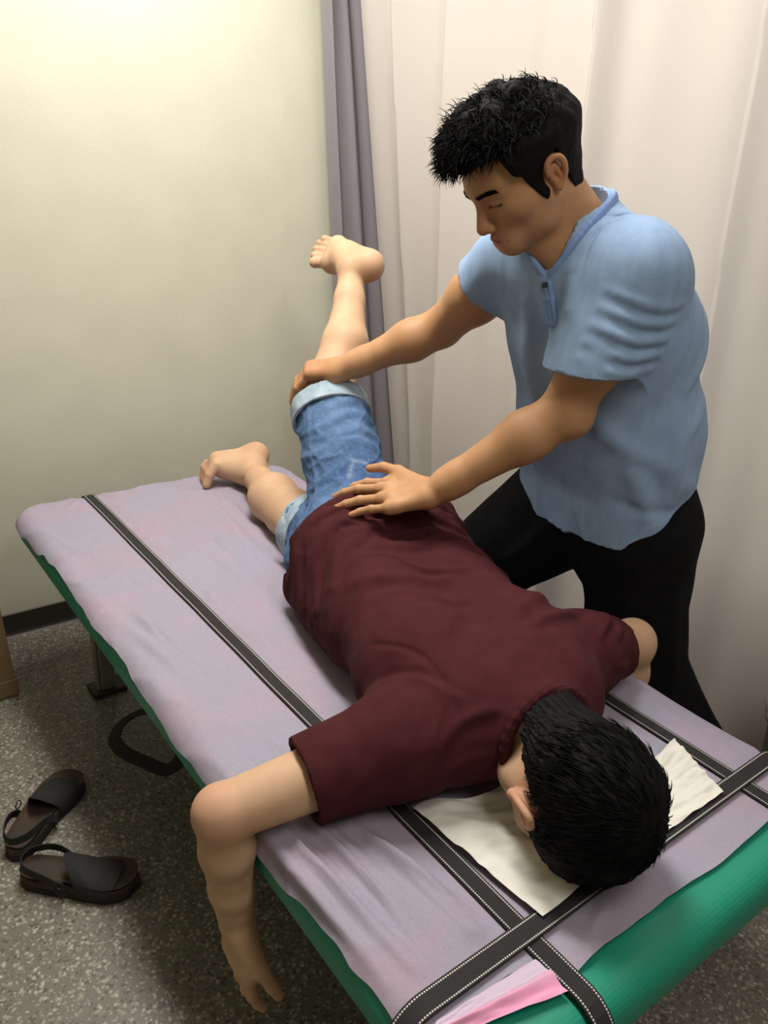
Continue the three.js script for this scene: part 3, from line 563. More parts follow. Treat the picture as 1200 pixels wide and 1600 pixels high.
  for (const [a, b, c, A, w] of [
    [[0.70, 0.70, -1.02], [0.78, 0.715, -0.95], [0.86, 0.71, -0.92], 0.006, 0.016], [[0.73, 0.70, -0.93], [0.80, 0.712, -0.86], [0.88, 0.705, -0.85], 0.005, 0.014],
    [[0.80, 0.71, -1.08], [0.88, 0.71, -1.05], [0.98, 0.66, -1.04], 0.008, 0.016], [[0.79, 0.71, -1.14], [0.90, 0.72, -1.12], [1.02, 0.67, -1.12], 0.009, 0.014],
    [[0.77, 0.69, -1.18], [0.86, 0.72, -1.16], [0.96, 0.71, -1.17], 0.007, 0.012], [[0.74, 0.64, -1.05], [0.76, 0.69, -1.10], [0.82, 0.71, -1.12], 0.008, 0.014],
    [[0.72, 0.60, -1.08], [0.74, 0.65, -1.14], [0.79, 0.69, -1.18], 0.009, 0.014], [[0.70, 0.56, -1.12], [0.72, 0.60, -1.17], [0.76, 0.66, -1.22], 0.009, 0.013],
    [[0.86, 0.69, -0.76], [0.95, 0.66, -0.80], [1.03, 0.62, -0.86], 0.006, 0.014], [[0.84, 0.70, -0.72], [0.93, 0.68, -0.74], [1.02, 0.65, -0.76], 0.005, 0.012],
    [[1.05, 0.63, -0.70], [1.09, 0.62, -0.74], [1.11, 0.60, -0.80], 0.008, 0.01], [[1.0, 0.65, -0.70], [1.05, 0.655, -0.72], [1.10, 0.64, -0.76], 0.006, 0.01], [[1.02, 0.6, -0.68], [1.06, 0.58, -0.69], [1.1, 0.56, -0.71], 0.008, 0.01],
    [[0.62, 0.64, -0.80], [0.66, 0.66, -0.75], [0.68, 0.66, -0.69], -0.006, 0.010], [[0.62, 0.62, -0.66], [0.66, 0.65, -0.655], [0.71, 0.66, -0.64], 0.006, 0.012], [[0.60, 0.58, -0.65], [0.65, 0.6, -0.64], [0.70, 0.61, -0.62], 0.006, 0.012],
    [[0.95, 0.66, -0.95], [1.0, 0.63, -0.9], [1.02, 0.6, -0.84], 0.006, 0.012], [[0.94, 0.67, -1.0], [0.99, 0.63, -0.98], [1.01, 0.58, -0.94], 0.008, 0.012],
  ]) { S.fold([a, b, c], A * 1.25, w * 0.85); S.fold([a, b, c].map((p) => add(p, ax, w * 1.7)), -A * 0.6, w); }
  // bands of cloth pushed up across the lower back, flank creases, shoulder seam
  const band = (s0, l0, l1, tilt, A, w) => { const pts = []; for (let i = 0; i <= 4; i++) { const l = l0 + (l1 - l0) * i / 4, c = lerp3(C0, C1, s0 + tilt * (i / 4 - 0.5) + 0.06 * Math.sin(i * 1.7 + s0 * 9)); pts.push(off(c, l, 0.16 - 2.6 * l * l)); } S.fold(pts, A, w); S.fold(pts.map((p) => add(p, ax, w * 1.8)), -A * 0.7, w * 0.9); };
  for (const f of [[0.10, -0.13, 0.05, 0.25, 0.008, 0.008], [0.22, -0.05, 0.16, 0.2, 0.009, 0.009], [0.34, -0.14, 0.06, 0.35, 0.007, 0.008], [0.45, 0.0, 0.17, 0.25, 0.009, 0.009], [0.58, -0.12, 0.10, 0.45, 0.006, 0.008], [0.72, 0.04, 0.17, 0.2, 0.009, 0.009], [0.9, 0.05, 0.17, 0.2, 0.007, 0.009], [1.1, -0.1, 0.06, 0.5, 0.005, 0.009], [0.05, 0.02, 0.15, 0.1, 0.006, 0.007]]) band(...f);
  for (const [x, dx] of [[0.72, 0.05], [0.735, 0.06], [0.75, 0.07], [0.765, 0.06]]) S.fold([[x + 0.02, 0.53, -1.0 - dx], [x + 0.015, 0.60, -1.07 - dx], [x + 0.045, 0.68, -1.13 - dx]], 0.009, 0.008);
  S.fold([[0.66, 0.66, -0.845], [0.672, 0.685, -0.78], [0.668, 0.685, -0.72], [0.652, 0.65, -0.65]], -0.004, 0.005);
  S.noise((x, y, z) => { // soft drapery running diagonally across the back, finer near the hem
    const u = 0.8 * x - 0.6 * z, v = 0.6 * x + 0.8 * z, a = N(u * 4, y * 5, v * 15), b = N(u * 7 + 9, y * 8, v * 30), h = sstep(-0.95, -1.2, z);
    return 0.006 * Math.pow(1 - Math.abs(a), 3) * (0.35 + 0.65 * h) + 0.0025 * Math.pow(1 - Math.abs(b), 3) * (0.3 + h) + 0.0016 * N(x * 26, y * 26, z * 30) - 0.002; });
  const sg = meshField(S, [0.40, 0.47, -1.40], [1.24, 0.80, -0.50], 0.0045);
  const M0 = lin(0x3d191c), M1 = lin(0x471f21);
  paint(sg, (x, y, z) => mix3(M0, M1, clamp(0.5 + 0.8 * fbm(x * 40, y * 40, z * 40), 0, 1)));
  const shirt = part('t_shirt', sg, clothMat(), g);
  // ribbed collar band
  { const K = new Field(); const n0 = [0.767, 0.627, -0.618], d = unit([-0.02, -0.02, 0.13]), s1 = unit(crs(d, [0, 1, 0])), s2 = crs(s1, d); let prev = null;
    for (let i = 0; i <= 20; i++) { const a = -2.2 + i * 4.4 / 20, p = add(add(add(n0, s1, Math.sin(a) * 0.0725), s2, Math.cos(a) * 0.071), d, 0.012 + 0.02 * (1 - Math.cos(a))); if (prev) K.add(cone(prev, p, 0.0085, 0.0085), 0.004); prev = p; }
    K.noise((x, y, z) => 0.0006 * Math.sin(z * 900)); const kg = meshField(K, [0.68, 0.52, -0.72], [0.88, 0.74, -0.52], 0.0035); paint(kg, () => M0); const m = mesh('collar', kg, clothMat(), shirt); m.userData.label = 'ribbed maroon collar'; }

  // ---- denim shorts with rolled cuffs
  const J = new Field();
  for (const q of [-1, 1]) J.add(cone(off(C0, q * 0.072, 0.006), off(add(C0, ax, 0.1), q * 0.065), 0.112, 0.1), 0.04);
  J.add(cone(off(C0, -0.045, 0.034), off(C0, 0.06, 0.036), 0.105, 0.105), 0.05);
  const tl = unit(sub3(kneeL, hipL)), kL = lerp3(hipL, kneeL, 0.86), tr = unit(sub3(kneeR, hipR)), kR = lerp3(hipR, kneeR, 0.56);
  J.add(clipped(cone(add(hipL, [0.004, 0, 0]), add(kneeL, tl, 0.03), 0.091, 0.078), plane(kL, tl), hollow(cone(add(kL, tl, -0.03), add(kL, tl, 0.06), 0.073, 0.073))), 0.035);
  J.add(clipped(cone(hipR, add(kneeR, tr, 0.03), 0.092, 0.078), plane(kR, tr), hollow(cone(add(kR, tr, -0.03), add(kR, tr, 0.06), 0.076, 0.076))), 0.035);
  // rings of creases round the raised thigh, seam ridges
  const ring = (c, t, r, a0, a1, tilt) => { const s1 = unit(crs(t, [0, 1, 0])), s2 = crs(s1, t), o = []; for (let i = 0; i <= 5; i++) { const a = a0 + (a1 - a0) * i / 5; o.push(add(add(add(c, s1, Math.cos(a) * r), s2, Math.sin(a) * r), t, tilt * Math.sin(i / 5 * Math.PI))); } return o; };
  for (const [t, a0, a1, tilt, A, w] of [[0.80, -0.9, 1.6, 0.02, 0.007, 0.010], [0.70, -0.7, 1.9, 0.03, 0.009, 0.012], [0.58, -0.6, 2.0, 0.035, 0.010, 0.012], [0.46, -0.4, 2.0, 0.03, 0.009, 0.012], [0.36, 0, 2.4, 0.03, 0.008, 0.012], [0.64, 1.5, 3.0, -0.02, 0.006, 0.01], [0.5, 1.6, 3.1, -0.03, 0.008, 0.01], [0.3, 1.7, 3.3, -0.03, 0.009, 0.012], [0.2, 1.9, 3.4, -0.02, 0.009, 0.012], [0.86, 0.4, 2.6, 0.012, 0.005, 0.008]]) J.fold(ring(lerp3(hipL, kneeL, t), tl, 0.104 - 0.021 * t, a0, a1, tilt), A, w);
  const seamPts = (ang, r0, r1, t0, t1) => { const s1 = unit(crs(tl, [0, 1, 0])), s2 = crs(s1, tl), o = []; for (let i = 0; i <= 6; i++) { const t = t0 + (t1 - t0) * i / 6, r = r0 + (r1 - r0) * t, a = ang + 0.12 * Math.sin(t * 5); o.push(add(add(lerp3(hipL, kneeL, t), s1, Math.cos(a) * r), s2, Math.sin(a) * r)); } return o; };
  const seam = seamPts(2.55, 0.106, 0.085, -0.1, 0.96); J.fold(seam, 0.005, 0.006);
  J.noise((x, y, z) => 0.006 * Math.pow(1 - Math.abs(N(x * 7, y * 17, z * 7)), 3) - 0.003 + 0.0035 * Math.pow(1 - Math.abs(N(x * 14 + 5, y * 30, z * 14)), 4) + 0.0015 * Math.abs(N(x * 45, y * 45, z * 45)));
  const jg = meshField(J, [0.66, 0.46, -1.72], [1.18, 0.96, -1.0], 0.0045);
  const D0 = lin(0x425c82), D1 = lin(0x637c9c), D2 = lin(0x2e4468), DW = lin(0xa9b8c6);
  const nearPoly = (pts, x, y, z) => { let b = 9; for (const p of pts) b = Math.min(b, hyp(x - p[0], y - p[1], z - p[2])); return b; };
  const dense = []; for (let i = 0; i + 1 < seam.length; i++) for (let k = 0; k < 8; k++) dense.push(lerp3(seam[i], seam[i + 1], k / 8));
  for (const [a, b] of [[[0.925, 0.775, -1.325], [0.902, 0.748, -1.303]], [[0.925, 0.775, -1.325], [0.955, 0.768, -1.30]]]) for (let k = 0; k <= 14; k++) dense.push(surf(J, lerp3(a, b, k / 14)));   // pocket corner stitching
  paint(jg, (x, y, z) => {
    let c = mix3(D0, D1, clamp(0.3 + 0.9 * fbm(x * 8, y * 8, z * 8), 0, 1)); c = mix3(c, D2, clamp(fbm(x * 14 + 4, y * 26, z * 14) * 0.8, 0, 0.35)); c = mix3(c, DW, clamp(N(x * 150, y * 150, z * 150) * 0.25, 0, 0.12));
    const d = nearPoly(dense, x, y, z); if (d < 0.012) c = mix3(c, DW, 0.55 * Math.exp(-d * d / 0.00002) * (0.6 + 0.6 * N(x * 90, y * 90, z * 90)));
    return c;
  });
  const jeans = part('denim_shorts', jg, clothMat(), g);
  const cuff = (c, t, r, h, lo, hi) => {
    const K = new Field(); K.add(clipped(cone(add(c, t, -h - 0.03), add(c, t, 0.04), r + 0.001, r - 0.003), plane(c, t), plane(add(c, t, -h), t.map((v) => -v))), 0.003); K.sub(cone(add(c, t, -h * 0.8), add(c, t, 0.08), r - 0.009, r - 0.009), 0.004);
    K.noise((x, y, z) => 0.003 * N(x * 18, y * 18, z * 18) + 0.001 * N(x * 60, y * 60, z * 60)); const kg = meshField(K, lo, hi, 0.004);
    paint(kg, (x, y, z) => mix3(lin(0x8394a3), lin(0xa5b2ba), clamp(0.5 + fbm(x * 22, y * 22, z * 22), 0, 1))); const m = mesh('cuff', kg, clothMat(), jeans); m.userData.label = 'pale rolled-up denim cuff'; };
  cuff(add(kL, tl, 0.014), tl, 0.093, 0.046, [0.86, 0.70, -1.70], [1.15, 0.99, -1.38]);
  cuff(add(kR, tr, 0.012), tr, 0.092, 0.06, [0.76, 0.44, -1.6], [1.05, 0.72, -1.34]);
  // back pocket: stitched outline lying on the seat
  // ---- black hair
  const HF = new Field(); hairCap(HF, H, 0.009, 0.006, [[-0.2, -0.078], [-0.085, -0.078], [-0.06, -0.064], [-0.04, -0.02], [-0.03, 0.034], [-0.004, 0.03], [0.004, 0.012], [0.010, 0.004], [0.028, 0.006], [0.036, 0.022], [0.05, 0.045], [0.07, 0.06], [0.3, 0.06]]);
  HF.noise((x, y, z) => { const l = toLocal(H, x, y, z); const a = Math.atan2(l[0], l[2] + 0.02), e = Math.atan2(l[1] - 0.03, hyp(l[0], l[2])); return 0.0022 * N(a * 16 + e * 2, e * 4, 2) + 0.0016 * N(a * 38, e * 7, 8) + 0.003 * N(l[0] * 22, l[1] * 22, l[2] * 22); });
  const hg = meshField(HF, H.o.map((v) => v - 0.17), H.o.map((v) => v + 0.17), 0.003);
  const list = [];
  for (let i = 0; i < 5200; i++) {
    const a = rr(-3.14, 3.14), e = Math.asin(rr(-0.55, 1)), n = [Math.sin(a) * Math.cos(e), Math.sin(e), -Math.cos(a) * Math.cos(e)]; if (n[2] > 0.25 && n[1] < 0.45) continue; if (n[1] < -0.42 && n[2] > -0.55) continue; if (n[2] > -0.2 && n[1] < 0.0) continue;
    const p = toLocal(H, ...surf(HF, toWorld(H, [n[0] * 0.085, 0.035 + n[1] * 0.095, -0.014 + n[2] * 0.107]), -0.002)); if (p[1] < -0.066) continue; const crown = unit([0.02 - p[0], 0.11 - p[1], -0.06 - p[2]]); let tng = crown.map((v, k) => -(v - n[k] * (crown[0] * n[0] + crown[1] * n[1] + crown[2] * n[2]))); tng = unit(add(tng, [rr(-0.25, 0.25), rr(-0.25, 0.25), rr(-0.25, 0.25)]));
    const L = rr(0.018, 0.034), pts = []; for (let k = 0; k < 5; k++) { const t = k / 4; pts.push(toWorld(H, add(add(p, tng, L * t), n, 0.001 + 0.003 * t - 0.009 * t * t))); } list.push(pts);
  }
  const hairMat = new THREE.MeshPhysicalMaterial({ color: 0x0c0b0b, roughness: 0.7, specularIntensity: 0.25 });
  const hair = part('hair', mergeGeometries([hg, strands(list, 0.0011)]), hairMat, g); hair.userData.label = 'short black hair';
  return { g, F, H };
})();

// ---------------------------------------------------------------- the man standing behind the bed
const P2 = (() => {
  const g = group('person_001', 'standing man in light blue t-shirt and black trousers holding the raised leg', 'person', [1.4, 0, -1.0]);
  const shL = [1.166, 1.212, -0.866], shR = [1.172, 1.205, -1.155], elL = [1.103, 0.968, -0.922], elR = [1.154, 1.046, -1.335], wrL = [0.922, 0.797, -1.062], wrR = [1.0, 0.94, -1.478];
  const S0 = [1.332, 0.74, -0.968], S1 = [1.30, 0.90, -0.98], S2 = [1.25, 1.09, -0.992], S3 = [1.195, 1.2, -1.005], NB = [1.16, 1.28, -1.012];
  const H = headFrame([1.062, 1.355, -1.043], [-0.80, -0.559, -0.235], [-0.539, 0.829, -0.159], 0.98);
  const off = (c, w, dx = 0, dy = 0) => [c[0] + dx, c[1] + dy, c[2] + w];
  const F = new Field();
  for (const q of [-1, 1]) { F.add(cone(off(S0, q * 0.06), off(S1, q * 0.055), 0.095, 0.09), 0.03); F.add(cone(off(S1, q * 0.055), off(S2, q * 0.06), 0.09, 0.095), 0.03); F.add(cone(off(S2, q * 0.06), off(S3, q * 0.07), 0.095, 0.07), 0.03); }
  F.add(cone(S3, shL, 0.07, 0.055), 0.04); F.add(cone(S3, shR, 0.07, 0.055), 0.04);
  F.add(cone(NB, toWorld(H, [0, -0.035, -0.03]), 0.06, 0.055), 0.03);
  // front of the neck towards the pit of the throat
  F.add(cone([1.135, 1.225, -0.995], toWorld(H, [0, -0.075, 0.02]), 0.045, 0.035), 0.04);
  addHead(F, H);
  // left arm pressing on the sacrum
  F.add(cone(shL, lerp3(shL, elL, 0.55), 0.053, 0.056), 0.03); F.add(cone(lerp3(shL, elL, 0.5), elL, 0.055, 0.043), 0.03); F.add(ball(add(elL, [0.012, -0.006, 0.012]), 0.036), 0.02);
  let m = lerp3(elL, wrL, 0.28); F.add(cone(elL, m, 0.041, 0.043), 0.02); F.add(cone(m, lerp3(elL, wrL, 0.85), 0.043, 0.029), 0.03); F.add(cone(lerp3(elL, wrL, 0.8), wrL, 0.029, 0.026), 0.02);
  addHand(F, [0.931, 0.802, -1.075], [0.906, 0.792, -1.056], [
    [[0.922, 0.775, -1.195], [0.903, 0.765, -1.238], [0.890, 0.752, -1.262], [0.881, 0.740, -1.280]],
    [[0.890, 0.777, -1.172], [0.866, 0.766, -1.216], [0.851, 0.752, -1.243], [0.841, 0.738, -1.262]],
    [[0.865, 0.775, -1.134], [0.838, 0.764, -1.170], [0.820, 0.752, -1.191], [0.809, 0.740, -1.208]],
    [[0.855, 0.770, -1.099], [0.833, 0.762, -1.126], [0.822, 0.752, -1.146], [0.809, 0.744, -1.157]]],
  [[0.934, 0.795, -1.141], [0.940, 0.800, -1.185], [0.932, 0.798, -1.225], [0.916, 0.790, -1.250]], 1.02);
  // right arm holding the knee
  F.add(cone(shR, lerp3(shR, elR, 0.5), 0.052, 0.053), 0.03); F.add(cone(lerp3(shR, elR, 0.45), elR, 0.053, 0.041), 0.03);
  m = lerp3(elR, wrR, 0.3); F.add(cone(elR, m, 0.04, 0.041), 0.02); F.add(cone(m, lerp3(elR, wrR, 0.85), 0.041, 0.028), 0.03); F.add(cone(lerp3(elR, wrR, 0.8), wrR, 0.028, 0.027), 0.02);
  { const i0 = [[0.952, 0.918, -1.546], [0.934, 0.882, -1.570], [0.934, 0.846, -1.590], [0.947, 0.820, -1.606]], st = [0.0105, 0.001, -0.0165];
    addHand(F, [0.990, 0.931, -1.485], [1.002, 0.944, -1.502], [0, 1, 2, 3].map((i) => i0.map((p, k) => add(add(p, st, i), [0, i === 3 ? 0.012 * k / 3 : 0.003 * i, 0]))), [[0.972, 0.916, -1.500], [0.982, 0.894, -1.494], [0.997, 0.878, -1.487], [1.010, 0.868, -1.483]], 1.05); }
  // legs and feet inside trousers and shoes
  const hipL = [1.34, 0.70, -0.885], hipR = [1.335, 0.70, -1.05], kneeL = [1.365, 0.46, -0.865], kneeR = [1.285, 0.50, -1.235], anL = [1.47, 0.12, -0.765], anR = [1.37, 0.10, -1.42];
  F.add(cone(hipL, kneeL, 0.085, 0.06), 0.03); F.add(cone(kneeL, anL, 0.058, 0.038), 0.03); F.add(cone(hipR, kneeR, 0.085, 0.06), 0.03); F.add(cone(kneeR, anR, 0.058, 0.038), 0.03);
  F.add(cone(anL, add(anL, [-0.04, -0.075, 0.015]), 0.036, 0.03), 0.03); F.add(cone(anR, add(anR, [-0.04, -0.055, -0.015]), 0.036, 0.03), 0.03);
  const hc1 = [0.885, 0.775, -1.165], hc2 = [0.957, 0.895, -1.575];
  const bg = bodyGeo(F, [0.78, 0.01, -1.70], [1.62, 1.56, -0.66], 0.005, [[H.o, 0.155, 0.0026], [hc1, 0.125, 0.0028], [hc2, 0.115, 0.003]]);
  const K0 = lin(0xad7f59), K1 = lin(0xbb8e69), KR = lin(0xb06a52), LIP = lin(0x9a5f52), DK = lin(0x2a1a14);
  const tips = [[0.881, 0.740, -1.280], [0.841, 0.738, -1.262], [0.809, 0.740, -1.208], [0.809, 0.744, -1.157], [0.916, 0.79, -1.25]];
  paint(bg, (x, y, z) => {
    let c = mix3(K0, K1, clamp(0.45 + 0.7 * fbm(x * 20, y * 20, z * 20), 0, 1));
    const l = toLocal(H, x, y, z);
    if (hyp(l[0], l[1], l[2]) < 0.16) {
      const lips = Math.exp(-(Math.pow(l[0] / 0.022, 4) + Math.pow((l[1] + 0.065) / 0.0105, 4))) * (l[2] > 0.075 ? 1 : 0); c = mix3(c, LIP, lips * 0.75);
      const ear = hyp(Math.abs(l[0]) - 0.085, l[1], l[2] + 0.012); c = mix3(c, KR, 0.55 * Math.exp(-ear * ear / 0.0009)); const nose = hyp(l[0], l[1] + 0.036, l[2] - 0.108); c = mix3(c, KR, 0.5 * Math.exp(-nose * nose / 0.0003));
      const ax = Math.abs(l[0]); if (l[2] > 0.06 && ax > 0.015 && ax < 0.05) { const ey = Math.abs(l[1] + 0.004 - 0.002 * ((ax - 0.017) / 0.03)); c = mix3(c, DK, 0.85 * Math.exp(-ey * ey / 0.0000045)); }
      // shaved shadow of beard is a faint grey tone of the jaw and upper lip
      const bd = sstep(-0.05, -0.085, l[1]) * sstep(0.02, 0.05, l[2]) * (0.6 + 0.4 * N(x * 300, y * 300, z * 300)); c = mix3(c, [0.13, 0.1, 0.085], 0.16 * bd * (1 - lips));
    }
    for (const t of tips) { const d = hyp(x - t[0], y - t[1], z - t[2]); if (d < 0.03) c = mix3(c, KR, 0.35 * Math.exp(-d * d / 0.0003)); }
    const kn = hyp(x - 0.965, y - 0.93, z + 1.55); c = mix3(c, KR, 0.4 * Math.exp(-kn * kn / 0.002)); return c;
  });
  part('body', bg, skinMat(0.5), g);

  // ---- blue t-shirt
  const S = new Field();
  const hem = (x, y, z) => 0.735 + 0.3 * (x - 1.32) + 0.05 * Math.pow((z + 0.945) / 0.18, 2) * (z > -0.945 ? -0.25 : 0.4) + 0.006 * N(x * 6, 2, z * 6) - y;
  for (const q of [-1, 1]) {
    S.add(clipped(cone(off(S0, q * 0.07, 0, -0.08), off(S1, q * 0.068), 0.126, 0.115), hem), 0.05);
    S.add(cone(off(S1, q * 0.068), off(S2, q * 0.066), 0.115, 0.115), 0.05);
    S.add(cone(off(S2, q * 0.066), off(S3, q * 0.07), 0.115, 0.084), 0.05);
  }
  S.add(cone(S3, add(shL, [0.004, 0, 0]), 0.09, 0.074), 0.05); S.add(cone(S3, add(shR, [0.004, 0, 0]), 0.09, 0.07), 0.05);
  S.add(cone(S3, [1.168, 1.282, -1.012], 0.09, 0.074), 0.05); S.add(cone(add(shL, [0.036, -0.025, -0.012]), off(S2, 0.068, 0.028), 0.066, 0.1), 0.05); S.add(cone(add(shR, [0.05, -0.02, 0.01]), off(S2, -0.07, 0.03), 0.062, 0.1), 0.05);
  const udl = unit(sub3(elL, shL)), cL = [1.13, 1.042, -0.893], nL = unit([-0.12, -1, 0.05]);
  S.add(clipped(cone(add(shL, [0, 0.004, 0]), add(cL, udl, 0.05), 0.078, 0.085), plane(cL, nL), hollow(cone(add(cL, udl, -0.03), add(cL, udl, 0.09), 0.070, 0.073))), 0.035);
  const udr = unit(sub3(elR, shR)), cR = lerp3(shR, elR, 0.36);
  S.add(clipped(cone(shR, add(cR, udr, 0.05), 0.074, 0.066), plane(cR, udr), hollow(cone(add(cR, udr, -0.03), add(cR, udr, 0.08), 0.056, 0.057))), 0.03);
  const S_solid = new Field(); S_solid.p = S.p.slice();
  S.sub(cone([1.15, 1.302, -1.012], [1.08, 1.41, -1.02], 0.066, 0.09), 0.004);
  S.sub(cone([1.12, 1.268, -1.005], [1.055, 1.195, -0.982], 0.052, 0.01), 0.004);
  // folds: sleeve creases, shoulder pulls, drapes down the side
  const fold = (pts, A, w) => { S.fold(pts, A, w); S.fold(pts.map((p) => add(p, [0, -w * 1.7, 0])), -A * 0.5, w); };
  for (const [t, A] of [[0.15, 0.004], [0.28, 0.005], [0.42, 0.006], [0.55, 0.006], [0.68, 0.004]]) { const c = lerp3(shL, cL, t * 1.25); fold([add(c, [-0.075, 0.012, 0.02]), add(c, [-0.03, -0.008, 0.075]), add(c, [0.04, -0.004, 0.07])], A, 0.009); }
  for (const f of [
    [[[1.16, 1.27, -0.93], [1.20, 1.285, -0.90], [1.25, 1.27, -0.88]], 0.005, 0.012], [[[1.14, 1.25, -0.92], [1.16, 1.27, -0.88], [1.20, 1.28, -0.84]], 0.005, 0.010], [[[1.20, 1.285, -0.93], [1.24, 1.275, -0.9], [1.29, 1.23, -0.9]], 0.004, 0.012],
    [[[1.10, 1.21, -0.93], [1.095, 1.14, -0.905], [1.12, 1.05, -0.90]], 0.010, 0.016], [[[1.10, 1.19, -0.985], [1.10, 1.08, -0.97], [1.14, 0.95, -0.95]], 0.012, 0.02], [[[1.12, 1.15, -1.04], [1.12, 1.05, -1.05], [1.16, 0.92, -1.05]], 0.01, 0.018],
    [[[1.27, 1.02, -0.83], [1.27, 0.92, -0.80], [1.29, 0.80, -0.80]], 0.012, 0.02], [[[1.34, 1.05, -0.85], [1.37, 0.93, -0.82], [1.40, 0.80, -0.81]], 0.012, 0.02], [[[1.24, 0.90, -0.81], [1.30, 0.84, -0.79], [1.38, 0.82, -0.80]], 0.008, 0.02], [[[1.20, 0.88, -0.84], [1.22, 0.82, -0.81], [1.25, 0.76, -0.80]], 0.012, 0.02],
    [[[1.33, 1.15, -0.87], [1.31, 1.08, -0.84], [1.27, 1.02, -0.83]], 0.010, 0.014], [[[1.36, 1.0, -0.86], [1.33, 0.96, -0.82], [1.28, 0.93, -0.80]], 0.008, 0.014], [[[1.12, 1.0, -0.95], [1.17, 0.93, -0.87], [1.25, 0.88, -0.81]], 0.008, 0.018], [[[1.21, 0.8, -0.86], [1.27, 0.785, -0.80], [1.35, 0.79, -0.79]], -0.006, 0.014],
  ]) S.fold(...f);
  S.fold([[1.115, 1.19, -0.90], [1.135, 1.245, -0.905], [1.175, 1.27, -0.905], [1.225, 1.25, -0.90]], -0.004, 0.005); S.fold([[1.15, 1.29, -0.93], [1.165, 1.27, -0.90], [1.17, 1.25, -0.87]], -0.003, 0.004);   // sleeve and shoulder seams
  S.noise((x, y, z) => 0.005 * Math.pow(1 - Math.abs(N(x * 8, y * 3, z * 8)), 2.5) - 0.002 + 0.003 * N(x * 8, y * 6, z * 8) + 0.0008 * N(x * 24, y * 24, z * 24));
  const sg = meshField(S, [1.02, 0.62, -1.30], [1.56, 1.42, -0.74], 0.005);
  const B0 = lin(0x859bba), B1 = lin(0x90a6c3);
  paint(sg, (x, y, z) => mix3(B0, B1, clamp(0.5 + 0.9 * fbm(x * 60, y * 16, z * 60), 0, 1)));
  const shirt = part('t_shirt', sg, clothMat(), g);
  // stand collar and button placket
  { const K = new Field(), half = (q) => [[1.212, 1.315, -1.012], [1.198, 1.318, -1.012 + q * 0.04], [1.165, 1.311, -1.012 + q * 0.07], [1.13, 1.283, -1.008 + q * 0.072], [1.10, 1.248, -1.0 + q * 0.055], [1.075, 1.215, -0.99 + q * 0.03], [1.058, 1.19, -0.982 + q * 0.006]];
    for (const q of [-1, 1]) { const pts = new THREE.CatmullRomCurve3(half(q).map((p) => A3(surf(S_solid, p, -0.001)))).getPoints(26).map((v) => [v.x, v.y, v.z]); for (let i = 0; i + 1 < pts.length; i++) { K.add(cone(pts[i], pts[i + 1], 0.006, 0.006), 0.002); const up = unit(sub3([1.12, 1.40, -1.01], [1.19, 1.27, -0.998])); K.add(cone(add(pts[i], up, 0.008), add(pts[i + 1], up, 0.008), 0.004, 0.004), 0.006); } }
    const kg = meshField(K, [1.02, 1.15, -1.11], [1.29, 1.35, -0.89], 0.0032); paint(kg, () => lin(0x7f97c4)); const c = mesh('collar', kg, clothMat(), shirt); c.userData.label = 'blue stand collar';
    const Pk = new Field(), lineP = [[1.058, 1.187, -0.98], [1.06, 1.155, -0.977], [1.07, 1.115, -0.975]].map((p) => surf(S, p, 0.0005));
    for (let i = 0; i < 2; i++) for (const w of [-0.009, 0, 0.009]) Pk.add(cone(add(lineP[i], [0, 0, w]), add(lineP[i + 1], [0, 0, w]), 0.0045, 0.0045), 0.003);
    const pg = meshField(Pk, [1.0, 1.08, -1.02], [1.16, 1.22, -0.93], 0.003); paint(pg, () => lin(0x7c97c3)); const pk = mesh('placket', pg, clothMat(), shirt); pk.userData.label = 'button placket';
    for (const t of [0.2]) { const p = t < 1 ? lerp3(lineP[0], lineP[1], t) : lerp3(lineP[1], lineP[2], t - 1); const bt = new THREE.CylinderGeometry(0.005, 0.005, 0.003, 14); bt.rotateZ(Math.PI / 2); bt.translate(p[0] - 0.006, p[1], p[2] + 0.001); const b = mesh('button', bt, std({ color: 0x22242e, roughness: 0.4 }), pk); b.userData.label = 'dark button'; } }

  // ---- black trousers
  const T = new Field();
  for (const q of [-1, 1]) T.add(cone(off(S0, q * 0.07, 0.004, -0.03), off(S0, q * 0.06, 0, 0.10), 0.12, 0.1), 0.04);
  const cutL = plane([1.48, 0.075, -0.76], [0.12, -1, 0.05]), cutR = plane([1.37, 0.075, -1.42], [0.1, -1, -0.1]);
  T.add(cone(hipL, kneeL, 0.122, 0.1), 0.04); T.add(clipped(cone(kneeL, [1.47, 0.15, -0.77], 0.096, 0.084), cutL), 0.04); T.add(clipped(cone([1.42, 0.30, -0.815], [1.485, 0.17, -0.76], 0.075, 0.094), cutL), 0.05);
  T.add(cone(hipR, kneeR, 0.13, 0.095), 0.04); T.add(clipped(cone(kneeR, [1.37, 0.11, -1.42], 0.092, 0.08), cutR), 0.04); T.add(cone([1.335, 0.73, -1.06], [1.285, 0.54, -1.21], 0.105, 0.1), 0.04);
  for (const f of [[[[1.25, 0.66, -0.90], [1.27, 0.6, -0.93], [1.30, 0.58, -0.98]], 0.01, 0.016], [[[1.24, 0.70, -1.02], [1.24, 0.62, -1.08], [1.24, 0.56, -1.15]], 0.01, 0.016], [[[1.32, 0.62, -0.74], [1.33, 0.5, -0.72], [1.36, 0.4, -0.72]], 0.01, 0.02], [[[1.42, 0.28, -0.70], [1.46, 0.24, -0.66], [1.53, 0.24, -0.65]], 0.014, 0.016], [[[1.41, 0.2, -0.7], [1.47, 0.17, -0.66], [1.54, 0.18, -0.64]], 0.014, 0.016]]) T.fold(...f);
  T.noise((x, y, z) => 0.004 * N(x * 10, y * 10, z * 10));
